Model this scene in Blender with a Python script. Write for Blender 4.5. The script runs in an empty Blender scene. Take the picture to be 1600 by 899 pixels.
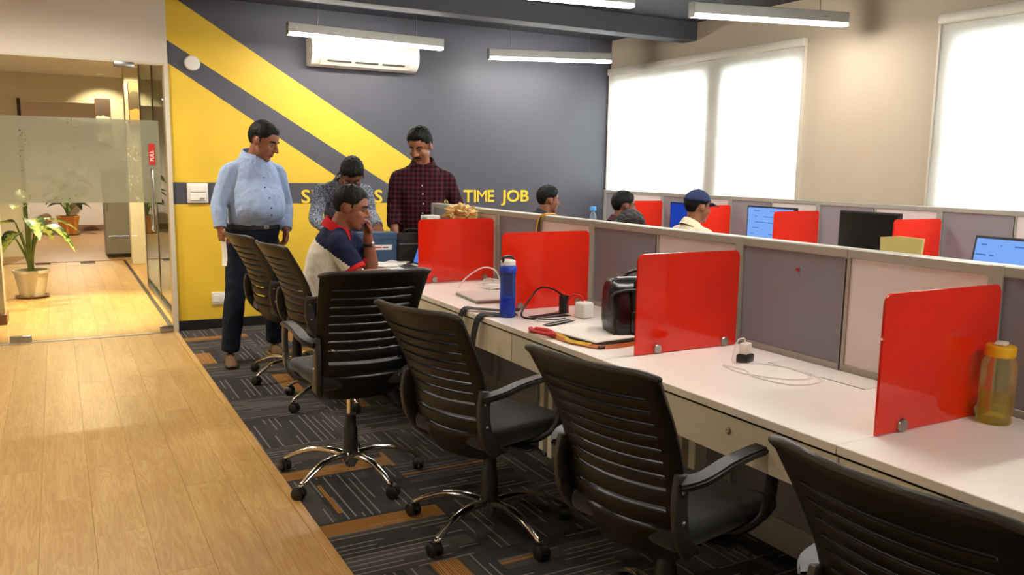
import bpy, bmesh, math, random
from mathutils import Vector, Matrix, noise
random.seed(7)
PI = math.pi
scene = bpy.context.scene
C = scene.collection

# ---------------------------------------------------------------- camera
CAM = dict(f=1290.0, rot=((0.877000, -0.055234, 0.477306), (-0.480245, -0.132546, 0.867062), (0.015374, -0.989637, -0.142769)))
cam = bpy.data.cameras.new('camera'); camo = bpy.data.objects.new('camera', cam); C.objects.link(camo)
cam.sensor_fit = 'HORIZONTAL'; cam.sensor_width = 36.0; cam.lens = 36.0 * CAM['f'] / 1600.0
cam.clip_start = 0.02; cam.clip_end = 200
r = CAM['rot']
xa = Vector((r[0][0], r[1][0], r[2][0])).normalized()
fw = Vector((r[0][2], r[1][2], r[2][2])); fw = (fw - xa * fw.dot(xa)).normalized()
up = xa.cross(fw)
camo.matrix_world = Matrix((( xa.x, up.x, -fw.x, 0), (xa.y, up.y, -fw.y, 0), (xa.z, up.z, -fw.z, 1.42), (0, 0, 0, 1)))
scene.camera = camo

# ---------------------------------------------------------------- world, exposure
scene.view_settings.view_transform = 'Standard'; scene.view_settings.look = 'None'
scene.view_settings.gamma = 1.0; scene.view_settings.use_curve_mapping = False
scene.view_settings.exposure = 1.82
w = bpy.data.worlds.new('overcast sky'); scene.world = w; w.use_nodes = True
bg = w.node_tree.nodes['Background']; bg.inputs[0].default_value = (0.86, 0.93, 1.0, 1); bg.inputs[1].default_value = 6.0
LAMP_EMIT = 26.0        # pendant tube diffuser
SPOT_W = 170.0

# ---------------------------------------------------------------- materials
def lin(c):
    return tuple((x / 12.92 if x <= 0.04045 else ((x + 0.055) / 1.055) ** 2.4) for x in (c[0] / 255, c[1] / 255, c[2] / 255)) + (1,)
class NT:
    def __init__(s, m): s.t = m.node_tree; s.t.nodes.clear()
    def n(s, typ, **k):
        o = s.t.nodes.new(typ)
        for a, b in k.items():
            if a == 'ins':
                for i, v in b.items():
                    if isinstance(v, tuple) and len(v) == 2 and hasattr(v[0], 'outputs'): s.t.links.new(v[0].outputs[v[1]], o.inputs[i])
                    elif hasattr(v, 'outputs'): s.t.links.new(v.outputs[0], o.inputs[i])
                    else: o.inputs[i].default_value = v
            else: setattr(o, a, b)
        return o
    def math(s, op, a, b=None, c=None, clamp=False):
        d = {0: a}
        if b is not None: d[1] = b
        if c is not None: d[2] = c
        return s.n('ShaderNodeMath', operation=op, use_clamp=clamp, ins=d)
    def ramp(s, fac, stops, interp='LINEAR'):
        o = s.n('ShaderNodeValToRGB', ins={0: fac}); cr = o.color_ramp; cr.interpolation = interp
        while len(cr.elements) < len(stops): cr.elements.new(0.5)
        for e, (p, c) in zip(cr.elements, stops): e.position = p; e.color = c
        return o
    def mix(s, fac, a, b, blend='MIX'):
        o = s.n('ShaderNodeMix', data_type='RGBA', blend_type=blend)
        for i, v in ((0, fac), (6, a), (7, b)):
            if isinstance(v, tuple) and len(v) == 2 and hasattr(v[0], 'outputs'): s.t.links.new(v[0].outputs[v[1]], o.inputs[i])
            elif hasattr(v, 'outputs'): s.t.links.new(v.outputs[0], o.inputs[i])
            else: o.inputs[i].default_value = v
        return (o, 2)
    def out(s, sh): s.n('ShaderNodeOutputMaterial', ins={0: sh})
MATS = {}
def newmat(name):
    m = bpy.data.materials.new(name); m.use_nodes = True; MATS[name] = m
    return m, NT(m)
def mat(name, col, rough=0.5, metal=0.0, vary=0.0, vscale=8.0, bump=0.0, bscale=60.0, spec=0.5, coat=0.0, sheen=0.0, stretch=None):
    if name in MATS: return MATS[name]
    m, t = newmat(name)
    ins = {'Base Color': lin(col), 'Roughness': rough, 'Metallic': metal, 'Specular IOR Level': spec, 'Coat Weight': coat, 'Sheen Weight': sheen}
    tc = t.n('ShaderNodeTexCoord')
    src = (tc, 'Object')
    if stretch:
        mp = t.n('ShaderNodeMapping', ins={0: src}); mp.inputs['Scale'].default_value = stretch; src = mp
    if vary > 0:
        nz = t.n('ShaderNodeTexNoise', ins={0: src}); nz.inputs['Scale'].default_value = vscale; nz.inputs['Detail'].default_value = 4
        c = lin(col); lo = tuple(x * (1 - vary) for x in c[:3]) + (1,); hi = tuple(min(1, x * (1 + vary)) for x in c[:3]) + (1,)
        ins['Base Color'] = t.ramp(nz, [(0.3, lo), (0.7, hi)])
    if bump > 0:
        nb = t.n('ShaderNodeTexNoise', ins={0: src}); nb.inputs['Scale'].default_value = bscale; nb.inputs['Detail'].default_value = 3
        ins['Normal'] = t.n('ShaderNodeBump', ins={'Height': nb, 'Strength': bump, 'Distance': 0.01})
    t.out(t.n('ShaderNodeBsdfPrincipled', ins=ins))
    return m
def emit(name, col, strength):
    m, t = newmat(name); t.out(t.n('ShaderNodeEmission', ins={0: lin(col), 1: strength})); return m

M_cream = mat('cream wall paint', (205, 196, 175), 0.75, vary=0.03, vscale=2, bump=0.05, bscale=90)
M_beige = mat('beige wall paint', (188, 174, 152), 0.75, vary=0.03, vscale=2, bump=0.05, bscale=90)
M_header = mat('off white header paint', (214, 205, 192), 0.75, vary=0.03, vscale=2)
M_char = mat('charcoal wall paint', (78, 78, 88), 0.55, vary=0.04, vscale=2, bump=0.04, bscale=90)
M_yell = mat('yellow wall paint', (232, 192, 52), 0.55, vary=0.04, vscale=3, bump=0.04, bscale=90)
M_yelltxt = mat('yellow lettering', (246, 204, 50), 0.5, vary=0.02)
M_ceil = mat('dark ceiling paint', (44, 45, 52), 0.7, vary=0.06, vscale=2)
M_beam = mat('dark beam paint', (66, 67, 74), 0.7, vary=0.05, vscale=2)
M_whitewall = mat('plain white wall paint', (216, 208, 196), 0.8, vary=0.02, vscale=2)
M_pinkwall = mat('pale pink wall paint', (205, 188, 178), 0.8, vary=0.03, vscale=2)
M_skirt = mat('black skirting', (26, 25, 26), 0.5, vary=0.1)
M_brownsk = mat('brown skirting', (120, 82, 54), 0.5, vary=0.15, stretch=(1, 8, 8))
M_black = mat('black plastic', (24, 23, 23), 0.42, vary=0.08, bump=0.03, bscale=300)
M_blackback = mat('black moulded back shell', (13, 12, 11), 0.42, spec=0.35, vary=0.08, bump=0.03, bscale=300)
M_blackfab = mat('black seat fabric', (10, 10, 11), 0.85, vary=0.15, vscale=60, bump=0.2, bscale=500, sheen=0.2)
M_rim = mat('grey worn plastic edge', (50, 48, 46), 0.45, vary=0.12, vscale=40)
M_chrome = mat('polished chrome', (222, 218, 208), 0.12, 1.0, vary=0.03)
M_steel = mat('brushed steel', (170, 168, 162), 0.3, 1.0, vary=0.05, vscale=40)
M_alu = mat('aluminium profile', (172, 170, 164), 0.38, 0.7, vary=0.04, vscale=20)
M_rail = mat('grey painted rail', (170, 168, 156), 0.42, 0.25, vary=0.04, vscale=20)
M_greyfab = mat('grey pinboard fabric', (136, 132, 138), 0.9, vary=0.05, vscale=150, bump=0.15, bscale=700)
M_board = mat('white marker board', (222, 212, 208), 0.3, vary=0.02)
M_desk = mat('white laminate', (246, 240, 232), 0.28, vary=0.015, vscale=4)
M_apron = mat('pale grey metal drawer front', (222, 217, 198), 0.45, vary=0.03, vscale=6)
M_red = mat('glossy red acrylic', (232, 42, 18), 0.07, vary=0.03, vscale=3, coat=0.3)
M_whitepl = mat('white plastic', (232, 228, 220), 0.4, vary=0.02)
M_greypl = mat('grey plastic', (140, 140, 140), 0.45, vary=0.04)
M_navybox = mat('slate blue box', (52, 82, 112), 0.6, vary=0.05)
M_darkbag = mat('black bag fabric', (24, 23, 24), 0.75, vary=0.2, vscale=20, bump=0.4, bscale=60)
M_leather = mat('black glossy leather', (20, 19, 19), 0.25, vary=0.2, vscale=20, bump=0.3, bscale=25)
M_paper = mat('white paper', (238, 234, 226), 0.8, vary=0.02)
M_gold = mat('crumpled golden paper', (205, 170, 105), 0.55, vary=0.25, vscale=30, bump=0.5, bscale=60)
M_redlan = mat('red lanyard ribbon', (190, 30, 24), 0.6, vary=0.1, vscale=40)
M_yellan = mat('yellow lanyard ribbon', (214, 166, 30), 0.6, vary=0.15, vscale=60)
M_brownlan = mat('orange brown strap', (176, 92, 26), 0.6, vary=0.15, vscale=60)
M_pot = mat('white ceramic pot', (222, 212, 188), 0.4, vary=0.04)
M_opot = mat('orange plastic pot', (205, 130, 40), 0.45, vary=0.05)
M_soil = mat('potting soil', (52, 38, 28), 0.95, vary=0.4, vscale=60, bump=0.6, bscale=80)
M_stem = mat('green plant stem', (112, 134, 62), 0.5, vary=0.15, vscale=30)
M_cab = mat('grey metal cabinet', (120, 118, 112), 0.45, 0.2, vary=0.04)
M_blind_rail = mat('white blind rail', (205, 198, 184), 0.45, vary=0.03)
M_frame = mat('white window frame', (214, 212, 206), 0.4, vary=0.03)
M_mustard = mat('mustard card', (196, 178, 104), 0.6, vary=0.05)
M_bluejac = mat('blue jacket fabric', (38, 66, 168), 0.8, vary=0.15, vscale=20, bump=0.3, bscale=40)
M_dark = mat('dark gap', (40, 38, 36), 0.6, vary=0.1)

def m_glass(name, col, rough=0.0, alpha=0.12):
    m, t = newmat(name)
    fr = t.n('ShaderNodeFresnel', ins={0: 1.45})
    tr = t.n('ShaderNodeBsdfTransparent', ins={0: lin(col)})
    gl = t.n('ShaderNodeBsdfGlossy', ins={0: (1, 1, 1, 1), 1: rough})
    t.out(t.n('ShaderNodeMixShader', ins={0: t.math('MULTIPLY', fr, 0.8), 1: tr, 2: gl}))
    return m
M_glass = m_glass('clear door glass', (246, 249, 246))
M_greenglass = m_glass('green edged glass', (196, 222, 208))
M_winglass = m_glass('window glass', (245, 250, 252))
def m_frost():
    m, t = newmat('frosted glass film')
    tc = t.n('ShaderNodeTexCoord'); sep = t.n('ShaderNodeSeparateXYZ', ins={0: (tc, 'Object')})
    # small clear dots punched out in loose vertical columns
    vo = t.n('ShaderNodeTexVoronoi', ins={0: (tc, 'Object')}); vo.inputs['Scale'].default_value = 62
    hole = t.math('LESS_THAN', (vo, 0), 0.30)
    cols = None
    for cx, hw in ((-0.20, 0.035), (0.13, 0.05), (0.555, 0.04)):
        b = t.math('LESS_THAN', t.math('ABSOLUTE', t.math('SUBTRACT', (sep, 0), cx)), hw)
        cols = b if cols is None else t.math('MAXIMUM', cols, b)
    nz = t.n('ShaderNodeTexNoise', ins={0: (tc, 'Object')}); nz.inputs['Scale'].default_value = 9
    keep = t.math('GREATER_THAN', nz, 0.52)
    clear = t.math('MULTIPLY', t.math('MULTIPLY', hole, cols), keep)
    di = t.n('ShaderNodeBsdfDiffuse', ins={0: lin((244, 242, 232))})
    tl = t.n('ShaderNodeBsdfTranslucent', ins={0: lin((244, 242, 232))})
    sc = t.n('ShaderNodeMixShader', ins={0: 0.30, 1: di, 2: tl})
    tr = t.n('ShaderNodeBsdfTransparent', ins={0: lin((248, 250, 246))})
    fac = t.math('SUBTRACT', 0.60, t.math('MULTIPLY', clear, 0.5))
    t.out(t.n('ShaderNodeMixShader', ins={0: fac, 1: tr, 2: sc}))
    return m
M_frost = m_frost()
def m_blind():
    m, t = newmat('white roller blind fabric')
    tc = t.n('ShaderNodeTexCoord')
    nz = t.n('ShaderNodeTexNoise', ins={0: (tc, 'Object')}); nz.inputs['Scale'].default_value = 3
    col = t.ramp(nz, [(0.3, lin((232, 230, 222))), (0.7, lin((244, 242, 236)))])
    di = t.n('ShaderNodeBsdfDiffuse', ins={0: col}); tl = t.n('ShaderNodeBsdfTranslucent', ins={0: col})
    a = t.n('ShaderNodeMixShader', ins={0: 0.55, 1: di, 2: tl})
    tr = t.n('ShaderNodeBsdfTransparent', ins={0: (1, 1, 1, 1)})
    t.out(t.n('ShaderNodeMixShader', ins={0: 0.86, 1: tr, 2: a}))
    return m
M_blind = m_blind()
def m_wood():
    m, t = newmat('honey oak plank')
    tc = t.n('ShaderNodeTexCoord'); oi = t.n('ShaderNodeObjectInfo')
    off = t.n('ShaderNodeCombineXYZ', ins={0: t.math('MULTIPLY', (oi, 'Random'), 37.0), 1: t.math('MULTIPLY', (oi, 'Random'), 91.0)})
    ad = t.n('ShaderNodeVectorMath', operation='ADD', ins={0: (tc, 'Object'), 1: off})
    mp = t.n('ShaderNodeMapping', ins={0: ad}); mp.inputs['Scale'].default_value = (9, 0.75, 1)
    nz = t.n('ShaderNodeTexNoise', ins={0: mp}); nz.inputs['Scale'].default_value = 1.6; nz.inputs['Detail'].default_value = 3; nz.inputs['Distortion'].default_value = 0.4
    rings = t.math('FRACT', t.math('MULTIPLY', nz, 13.0))
    ring = t.math('ABSOLUTE', t.math('SUBTRACT', rings, 0.5))
    mp2 = t.n('ShaderNodeMapping', ins={0: ad}); mp2.inputs['Scale'].default_value = (120, 3, 1)
    n2 = t.n('ShaderNodeTexNoise', ins={0: mp2}); n2.inputs['Scale'].default_value = 1; n2.inputs['Detail'].default_value = 4
    base = t.ramp(nz, [(0.25, lin((176, 138, 82))), (0.5, lin((188, 152, 96))), (0.75, lin((198, 164, 108)))])
    c1 = t.mix(t.math('MULTIPLY', t.math('SUBTRACT', 0.5, ring, clamp=True), 0.8), base, lin((152, 104, 50)))
    c2 = t.mix(t.math('MULTIPLY', t.math('GREATER_THAN', n2, 0.56), 0.22), c1, lin((166, 108, 50)))
    hs = t.n('ShaderNodeHueSaturation', ins={4: c2, 2: t.math('ADD', 0.93, t.math('MULTIPLY', (oi, 'Random'), 0.14))})
    t.out(t.n('ShaderNodeBsdfPrincipled', ins={'Base Color': hs, 'Roughness': 0.36, 'Normal': t.n('ShaderNodeBump', ins={'Height': n2, 'Strength': 0.06, 'Distance': 0.004})}))
    return m
M_wood = m_wood()
def m_carpet():
    m, t = newmat('charcoal striped carpet tile')
    tc = t.n('ShaderNodeTexCoord'); oi = t.n('ShaderNodeObjectInfo')
    sep = t.n('ShaderNodeSeparateXYZ', ins={0: (tc, 'Object')})
    rnd = t.math('MULTIPLY', (oi, 'Random'), 53.0)
    u = t.math('ADD', (sep, 0), 0.25)
    # fine pile colour
    nz = t.n('ShaderNodeTexNoise', ins={0: (tc, 'Object')}); nz.inputs['Scale'].default_value = 260
    base = t.ramp(nz, [(0.3, lin((36, 36, 39))), (0.7, lin((62, 60, 61)))])
    # broad tonal bars running along y
    bw = t.n('ShaderNodeTexWhiteNoise', noise_dimensions='1D', ins={'W': t.math('ADD', t.math('FLOOR', t.math('MULTIPLY', u, 12.0)), rnd)})
    c = t.mix(t.math('MULTIPLY', (bw, 0), 0.45), base, lin((92, 88, 86)))
    # thin light lines, broken into dashes
    k = t.math('FLOOR', t.math('MULTIPLY', u, 30.0)); fr = t.math('FRACT', t.math('MULTIPLY', u, 30.0))
    wn = t.n('ShaderNodeTexWhiteNoise', noise_dimensions='1D', ins={'W': t.math('ADD', k, rnd)})
    seg = t.math('FLOOR', t.math('ADD', t.math('MULTIPLY', (sep, 1), 4.5), t.math('MULTIPLY', (wn, 0), 9.0)))
    sn = t.n('ShaderNodeTexWhiteNoise', noise_dimensions='2D', ins={0: t.n('ShaderNodeCombineXYZ', ins={0: t.math('ADD', k, rnd), 1: seg})})
    line = t.math('MULTIPLY', t.math('LESS_THAN', fr, 0.22), t.math('GREATER_THAN', (sn, 0), 0.52))
    c = t.mix(t.math('MULTIPLY', line, 0.6), c, lin((136, 130, 124)))
    # occasional amber bars with fine black lines
    k2 = t.math('FLOOR', t.math('MULTIPLY', u, 8.0))
    w2 = t.n('ShaderNodeTexWhiteNoise', noise_dimensions='1D', ins={'W': t.math('ADD', t.math('MULTIPLY', k2, 3.1), rnd)})
    f2 = t.math('FRACT', t.math('MULTIPLY', u, 8.0))
    wid = t.math('ADD', 0.16, t.math('MULTIPLY', t.math('GREATER_THAN', (w2, 0), 0.9), 0.7))
    seg2 = t.math('FLOOR', t.math('ADD', t.math('MULTIPLY', (sep, 1), 3.0), t.math('MULTIPLY', (w2, 0), 5.0)))
    s2 = t.n('ShaderNodeTexWhiteNoise', noise_dimensions='2D', ins={0: t.n('ShaderNodeCombineXYZ', ins={0: t.math('ADD', k2, rnd), 1: seg2})})
    bar = t.math('MULTIPLY', t.math('LESS_THAN', f2, wid), t.math('MULTIPLY', t.math('GREATER_THAN', (w2, 0), 0.74), t.math('GREATER_THAN', (s2, 0), 0.38)))
    thin = t.math('GREATER_THAN', t.math('FRACT', t.math('MULTIPLY', u, 110.0)), 0.3)
    c = t.mix(t.math('MULTIPLY', bar, t.math('MULTIPLY', thin, 0.8)), c, lin((170, 116, 44)))
    t.out(t.n('ShaderNodeBsdfPrincipled', ins={'Base Color': c, 'Roughness': 0.95, 'Specular IOR Level': 0.1, 'Normal': t.n('ShaderNodeBump', ins={'Height': nz, 'Strength': 0.5, 'Distance': 0.004})}))
    return m
M_carpet = m_carpet()
def m_check():
    m, t = newmat('dark red checked cotton')
    tc = t.n('ShaderNodeTexCoord'); sep = t.n('ShaderNodeSeparateXYZ', ins={0: (tc, 'Object')})
    d = t.math('ADD', t.math('MULTIPLY', (sep, 0), 0.86), t.math('MULTIPLY', (sep, 1), -0.5))
    a = t.math('LESS_THAN', t.math('FRACT', t.math('MULTIPLY', d, 30.0)), 0.42)
    b = t.math('LESS_THAN', t.math('FRACT', t.math('MULTIPLY', (sep, 2), 30.0)), 0.42)
    c = t.mix(t.math('MULTIPLY', t.math('ADD', a, b), 0.5), lin((15, 11, 14)), lin((84, 26, 40)))
    nz = t.n('ShaderNodeTexNoise', ins={0: (tc, 'Object')}); nz.inputs['Scale'].default_value = 14
    t.out(t.n('ShaderNodeBsdfPrincipled', ins={'Base Color': c, 'Roughness': 0.85, 'Specular IOR Level': 0.2, 'Normal': t.n('ShaderNodeBump', ins={'Height': nz, 'Strength': 0.4, 'Distance': 0.02})}))
    return m
M_check = m_check()
def m_cloth(name, col, col2=None, scale=14, strength=0.45, spots=0):
    m, t = newmat(name)
    tc = t.n('ShaderNodeTexCoord')
    mp = t.n('ShaderNodeMapping', ins={0: (tc, 'Object')}); mp.inputs['Scale'].default_value = (1, 1, 0.55)
    nz = t.n('ShaderNodeTexNoise', ins={0: mp}); nz.inputs['Scale'].default_value = scale; nz.inputs['Distortion'].default_value = 0.6
    nf = t.n('ShaderNodeTexNoise', ins={0: (tc, 'Object')}); nf.inputs['Scale'].default_value = spots or 200
    c2 = col2 or tuple(x * 0.93 for x in col)
    c = t.ramp(nf, [(0.42, lin(c2)), (0.58, lin(col))])
    t.out(t.n('ShaderNodeBsdfPrincipled', ins={'Base Color': c, 'Roughness': 0.85, 'Specular IOR Level': 0.25, 'Normal': t.n('ShaderNodeBump', ins={'Height': nz, 'Strength': strength, 'Distance': 0.03})}))
    return m
M_blueshirt = m_cloth('light blue cotton', (160, 180, 216))
M_greyshirt = m_cloth('mottled grey blue cotton', (150, 158, 172), (78, 84, 98), spots=90)
M_navy = m_cloth('navy jersey', (26, 32, 66)); M_creamj = m_cloth('cream jersey', (246, 238, 222)); M_redj = m_cloth('red jersey', (206, 34, 34))
M_jeans = m_cloth('dark navy denim', (24, 32, 50), (18, 24, 38)); M_trous = m_cloth('black trousers', (28, 28, 32))
M_creamshirt = m_cloth('cream shirt', (226, 212, 180)); M_olive = m_cloth('maroon shirt', (70, 34, 40)); M_greyt = m_cloth('dark grey shirt', (56, 58, 64))
M_cap = m_cloth('navy cap cotton', (40, 50, 84)); M_shoe = mat('brown suede', (104, 74, 48), 0.8, vary=0.12, vscale=30, bump=0.1)
M_hair = mat('black hair', (7, 6, 6), 0.6, spec=0.25, vary=0.3, vscale=50, bump=0.8, bscale=70, stretch=(1, 1, 0.3))
M_brownhair = mat('dark brown hair', (20, 15, 14), 0.5, spec=0.3, vary=0.3, vscale=50, bump=0.8, bscale=70)
M_skin = mat('brown skin', (146, 92, 63), 0.5, vary=0.06, vscale=20)
M_skin2 = mat('dark brown skin', (122, 75, 53), 0.5, vary=0.06, vscale=20)
M_lips = mat('lips', (118, 66, 52), 0.45, vary=0.05)
M_eye = mat('eye white', (124, 108, 98), 0.4, vary=0.02); M_iris = mat('dark iris', (28, 18, 14), 0.15, vary=0.05)

# ---------------------------------------------------------------- helpers
def tag(o, label=None, cat=None, group=None, kind=None):
    if label: o['label'] = label
    if cat: o['category'] = cat
    if group: o['group'] = group
    if kind: o['kind'] = kind
    return o
def link(o, parent=None):
    C.objects.link(o)
    if parent is not None: o.parent = parent
    return o
def empty(name, loc=(0, 0, 0), rz=0.0, label=None, cat=None, group=None):
    o = bpy.data.objects.new(name, None); o.empty_display_size = 0.1; link(o)
    o.location = loc; o.rotation_euler = (0, 0, rz)
    return tag(o, label, cat, group)
def obj(name, me, m=None, parent=None, loc=None, rot=None, smooth=None):
    if isinstance(me, bmesh.types.BMesh):
        bm = me; me = bpy.data.meshes.new(name); bmesh.ops.recalc_face_normals(bm, faces=bm.faces); bm.to_mesh(me); bm.free()
    if m is not None and not me.materials:
        for x in (m if isinstance(m, (list, tuple)) else [m]): me.materials.append(x)
    if smooth is not None:
        for p in me.polygons: p.use_smooth = True
        if smooth < 180: me.set_sharp_from_angle(angle=math.radians(smooth))
    o = bpy.data.objects.new(name, me); link(o, parent)
    if loc is not None: o.location = loc
    if rot is not None: o.rotation_euler = rot
    return o
def B(): return bmesh.new()
def box(bm, x0, x1, y0, y1, z0, z1, bev=0.0, seg=1, mi=0):
    mtx = Matrix.Translation(((x0 + x1) / 2, (y0 + y1) / 2, (z0 + z1) / 2)) @ Matrix.Diagonal((abs(x1 - x0), abs(y1 - y0), abs(z1 - z0), 1))
    ret = bmesh.ops.create_cube(bm, size=1, matrix=mtx)
    fs = set(f for v in ret['verts'] for f in v.link_faces)
    for f in fs: f.material_index = mi
    if bev > 0:
        es = list(set(e for v in ret['verts'] for e in v.link_edges))
        bmesh.ops.bevel(bm, geom=es, offset=bev, segments=seg, affect='EDGES', profile=0.5)
    return bm
def frames(pts):
    n = len(pts); T = []
    for i in range(n):
        a = pts[max(i - 1, 0)]; b = pts[min(i + 1, n - 1)]; d = (b - a)
        T.append(d.normalized() if d.length > 1e-9 else Vector((0, 0, 1)))
    ref = Vector((0, 0, 1)) if abs(T[0].z) < 0.9 else Vector((1, 0, 0))
    u = (ref - T[0] * ref.dot(T[0])).normalized(); F = []
    for t in T:
        u = u - t * u.dot(t)
        u = u.normalized() if u.length > 1e-6 else t.orthogonal().normalized()
        F.append((t, u, t.cross(u)))
    return F
def catmull(pts, k=5):
    """pts: list of (Vector, *scalars) -> densified"""
    P = [tuple([Vector(p[0])] + list(p[1:])) for p in pts]; n = len(P)
    if n < 3 or k < 2: return P
    out = []
    for i in range(n - 1):
        p0, p1, p2, p3 = P[max(i - 1, 0)], P[i], P[i + 1], P[min(i + 2, n - 1)]
        for j in range(k):
            t = j / k
            def c(a, b, c_, d): return 0.5 * ((2 * b) + (c_ - a) * t + (2 * a - 5 * b + 4 * c_ - d) * t * t + (3 * b - a - 3 * c_ + d) * t ** 3)
            out.append(tuple(c(p0[q], p1[q], p2[q], p3[q]) for q in range(len(p1))))
    out.append(P[-1]); return out
def skinrings(bm, rings, cap=True, mi=0):
    vs = [[bm.verts.new(p) for p in R] for R in rings]; n = len(rings[0])
    for a, b in zip(vs, vs[1:]):
        for i in range(n):
            f = bm.faces.new((a[i], a[(i + 1) % n], b[(i + 1) % n], b[i])); f.material_index = mi
    if cap:
        bm.faces.new(vs[0][::-1]).material_index = mi; bm.faces.new(vs[-1]).material_index = mi
def tube(bm, pts, r, n=8, k=4, mi=0, flat=1.0, round_ends=False):
    """r: number or list of radii"""
    rs = r if isinstance(r, (list, tuple)) else [r] * len(pts)
    P = catmull([(p, q) for p, q in zip(pts, rs)], k)
    if round_ends:
        a, b = P[0], P[-1]; da = (P[0][0] - P[1][0]).normalized(); db = (P[-1][0] - P[-2][0]).normalized()
        P = [(a[0] + da * a[1] * math.sin(x), max(a[1] * math.cos(x), 1e-4)) for x in (1.5, 1.1, 0.6)] + P + [(b[0] + db * b[1] * math.sin(x), max(b[1] * math.cos(x), 1e-4)) for x in (0.6, 1.1, 1.5)]
    F = frames([p[0] for p in P]); rings = []
    for (p, q), (t, u, v) in zip(P, F):
        rings.append([p + (u * math.cos(2 * PI * i / n) * flat + v * math.sin(2 * PI * i / n)) * q for i in range(n)])
    skinrings(bm, rings, True, mi); return bm
def lathe(bm, prof, n=24, c=(0, 0, 0), mi=0, cap=True):
    c = Vector(c)
    skinrings(bm, [[c + Vector((max(r, 1e-4) * math.cos(2 * PI * i / n), max(r, 1e-4) * math.sin(2 * PI * i / n), z)) for i in range(n)] for r, z in prof], cap, mi); return bm
def ellipsoid(bm, c, r, M=None, seg=16, mi=0):
    mtx = Matrix.Translation(Vector(c)) @ Matrix.Diagonal((r[0], r[1], r[2], 1))
    if M is not None: mtx = M @ mtx
    ret = bmesh.ops.create_uvsphere(bm, u_segments=seg, v_segments=max(8, seg * 2 // 3), radius=1, matrix=mtx)
    for f in set(f for v in ret['verts'] for f in v.link_faces): f.material_index = mi
    return bm
def ribbon(bm, pts, wdir, wd, th=0.002, k=5, mi=0):
    """flat strap: pts Vectors, wdir width direction vector (or list)"""
    P = catmull([(p, Vector(wdir[i]) if isinstance(wdir, list) else Vector(wdir)) for i, p in enumerate(pts)], k)
    F = frames([p[0] for p in P]); rings = []
    for (p, wv), (t, u, v) in zip(P, F):
        wv = (wv - t * wv.dot(t)); wv = wv.normalized() if wv.length > 1e-6 else u
        nn = t.cross(wv)
        rings.append([p + wv * wd / 2 + nn * th / 2, p - wv * wd / 2 + nn * th / 2, p - wv * wd / 2 - nn * th / 2, p + wv * wd / 2 - nn * th / 2])
    skinrings(bm, rings, True, mi); return bm
def dup(root, loc=None, rz=None, label=None, group=None):
    r = root.copy(); C.objects.link(r)
    if loc is not None: r.location = loc
    if rz is not None: r.rotation_euler = (0, 0, rz)
    if label: r['label'] = label
    if group: r['group'] = group
    for ch in list(root.children):
        c = ch.copy(); C.objects.link(c); c.parent = r
        for g in list(ch.children):
            d = g.copy(); C.objects.link(d); d.parent = c
    return r
def remeshed(bm, voxel, smooth_it=4):
    me = bpy.data.meshes.new('tmp'); bmesh.ops.recalc_face_normals(bm, faces=bm.faces); bm.to_mesh(me); bm.free()
    o = bpy.data.objects.new('tmp', me); C.objects.link(o)
    md = o.modifiers.new('r', 'REMESH'); md.mode = 'VOXEL'; md.voxel_size = voxel
    if smooth_it:
        sm = o.modifiers.new('s', 'SMOOTH'); sm.factor = 0.5; sm.iterations = smooth_it
    dg = bpy.context.evaluated_depsgraph_get(); dg.update()
    out = bpy.data.meshes.new_from_object(o.evaluated_get(dg))
    bpy.data.objects.remove(o); bpy.data.meshes.remove(me)
    for p in out.polygons: p.use_smooth = True
    return out
def struct(name, bm, m, parent=None, **k):
    o = obj(name, bm, m, parent, **k)
    if parent is None: o['kind'] = 'structure'
    return o

# ================================================================ THE SETTING
YB, XW, ZC = 7.45, 5.27, 2.78          # back wall, window wall, ceiling
# ---- wooden walkway with planks
fl = struct('floor', box(B(), -2.6, 0.84, -3.0, 20.0, -0.08, -0.012), M_dark)
pw, pl = 0.186, 1.25
pm = box(B(), -pw / 2 + 0.0003, pw / 2 - 0.0003, -pl / 2 + 0.0003, pl / 2 - 0.0003, -0.012, 0.0, 0.0005)
p0 = None; rr = random.Random(3)
x = 0.80 - pw / 2; ci = 0
while x > -2.6:
    y = 0.2 + (ci * 0.437) % pl
    while y < 13.3:
        if not (y > 7.6 and (x < -0.75)) and not (y < 4.0 and x < -1.9):
            if p0 is None: p0 = obj('plank', pm, M_wood, fl, (x, y, 0))
            else:
                q = p0.copy(); C.objects.link(q); q.location = (x, y, 0); q.parent = fl
        y += pl
    x -= pw; ci += 1
struct('floor_walkway_end', box(B(), -2.6, 0.80, -3.0, -0.4, -0.012, 0.0), M_wood)
struct('trim_1', box(B(), 0.80, 0.838, -3.0, 7.42, -0.012, 0.006, 0.002), M_wood)          # edge strip between planks and carpet
# ---- carpet tiles
cf = struct('floor_carpet', box(B(), 0.84, 5.27, -3.0, 7.45, -0.08, -0.008), M_dark)
ct = box(B(), -0.2495, 0.2495, -0.2495, 0.2495, -0.008, 0.0, 0.0015)
c0 = None
for i in range(9):
    for j in range(17):
        xx, yy = 0.84 + 0.25 + i * 0.5, -0.9 + 0.25 + j * 0.5
        if xx > 5.27: continue
        if c0 is None: q = c0 = obj('carpet_tile', ct, M_carpet, cf)
        else: q = c0.copy(); C.objects.link(q); q.parent = cf
        q.location = (xx, yy, 0); q.rotation_euler = (0, 0, ((i + j) % 2) * PI / 2 + (PI if rr.random() < 0.5 else 0))
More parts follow.
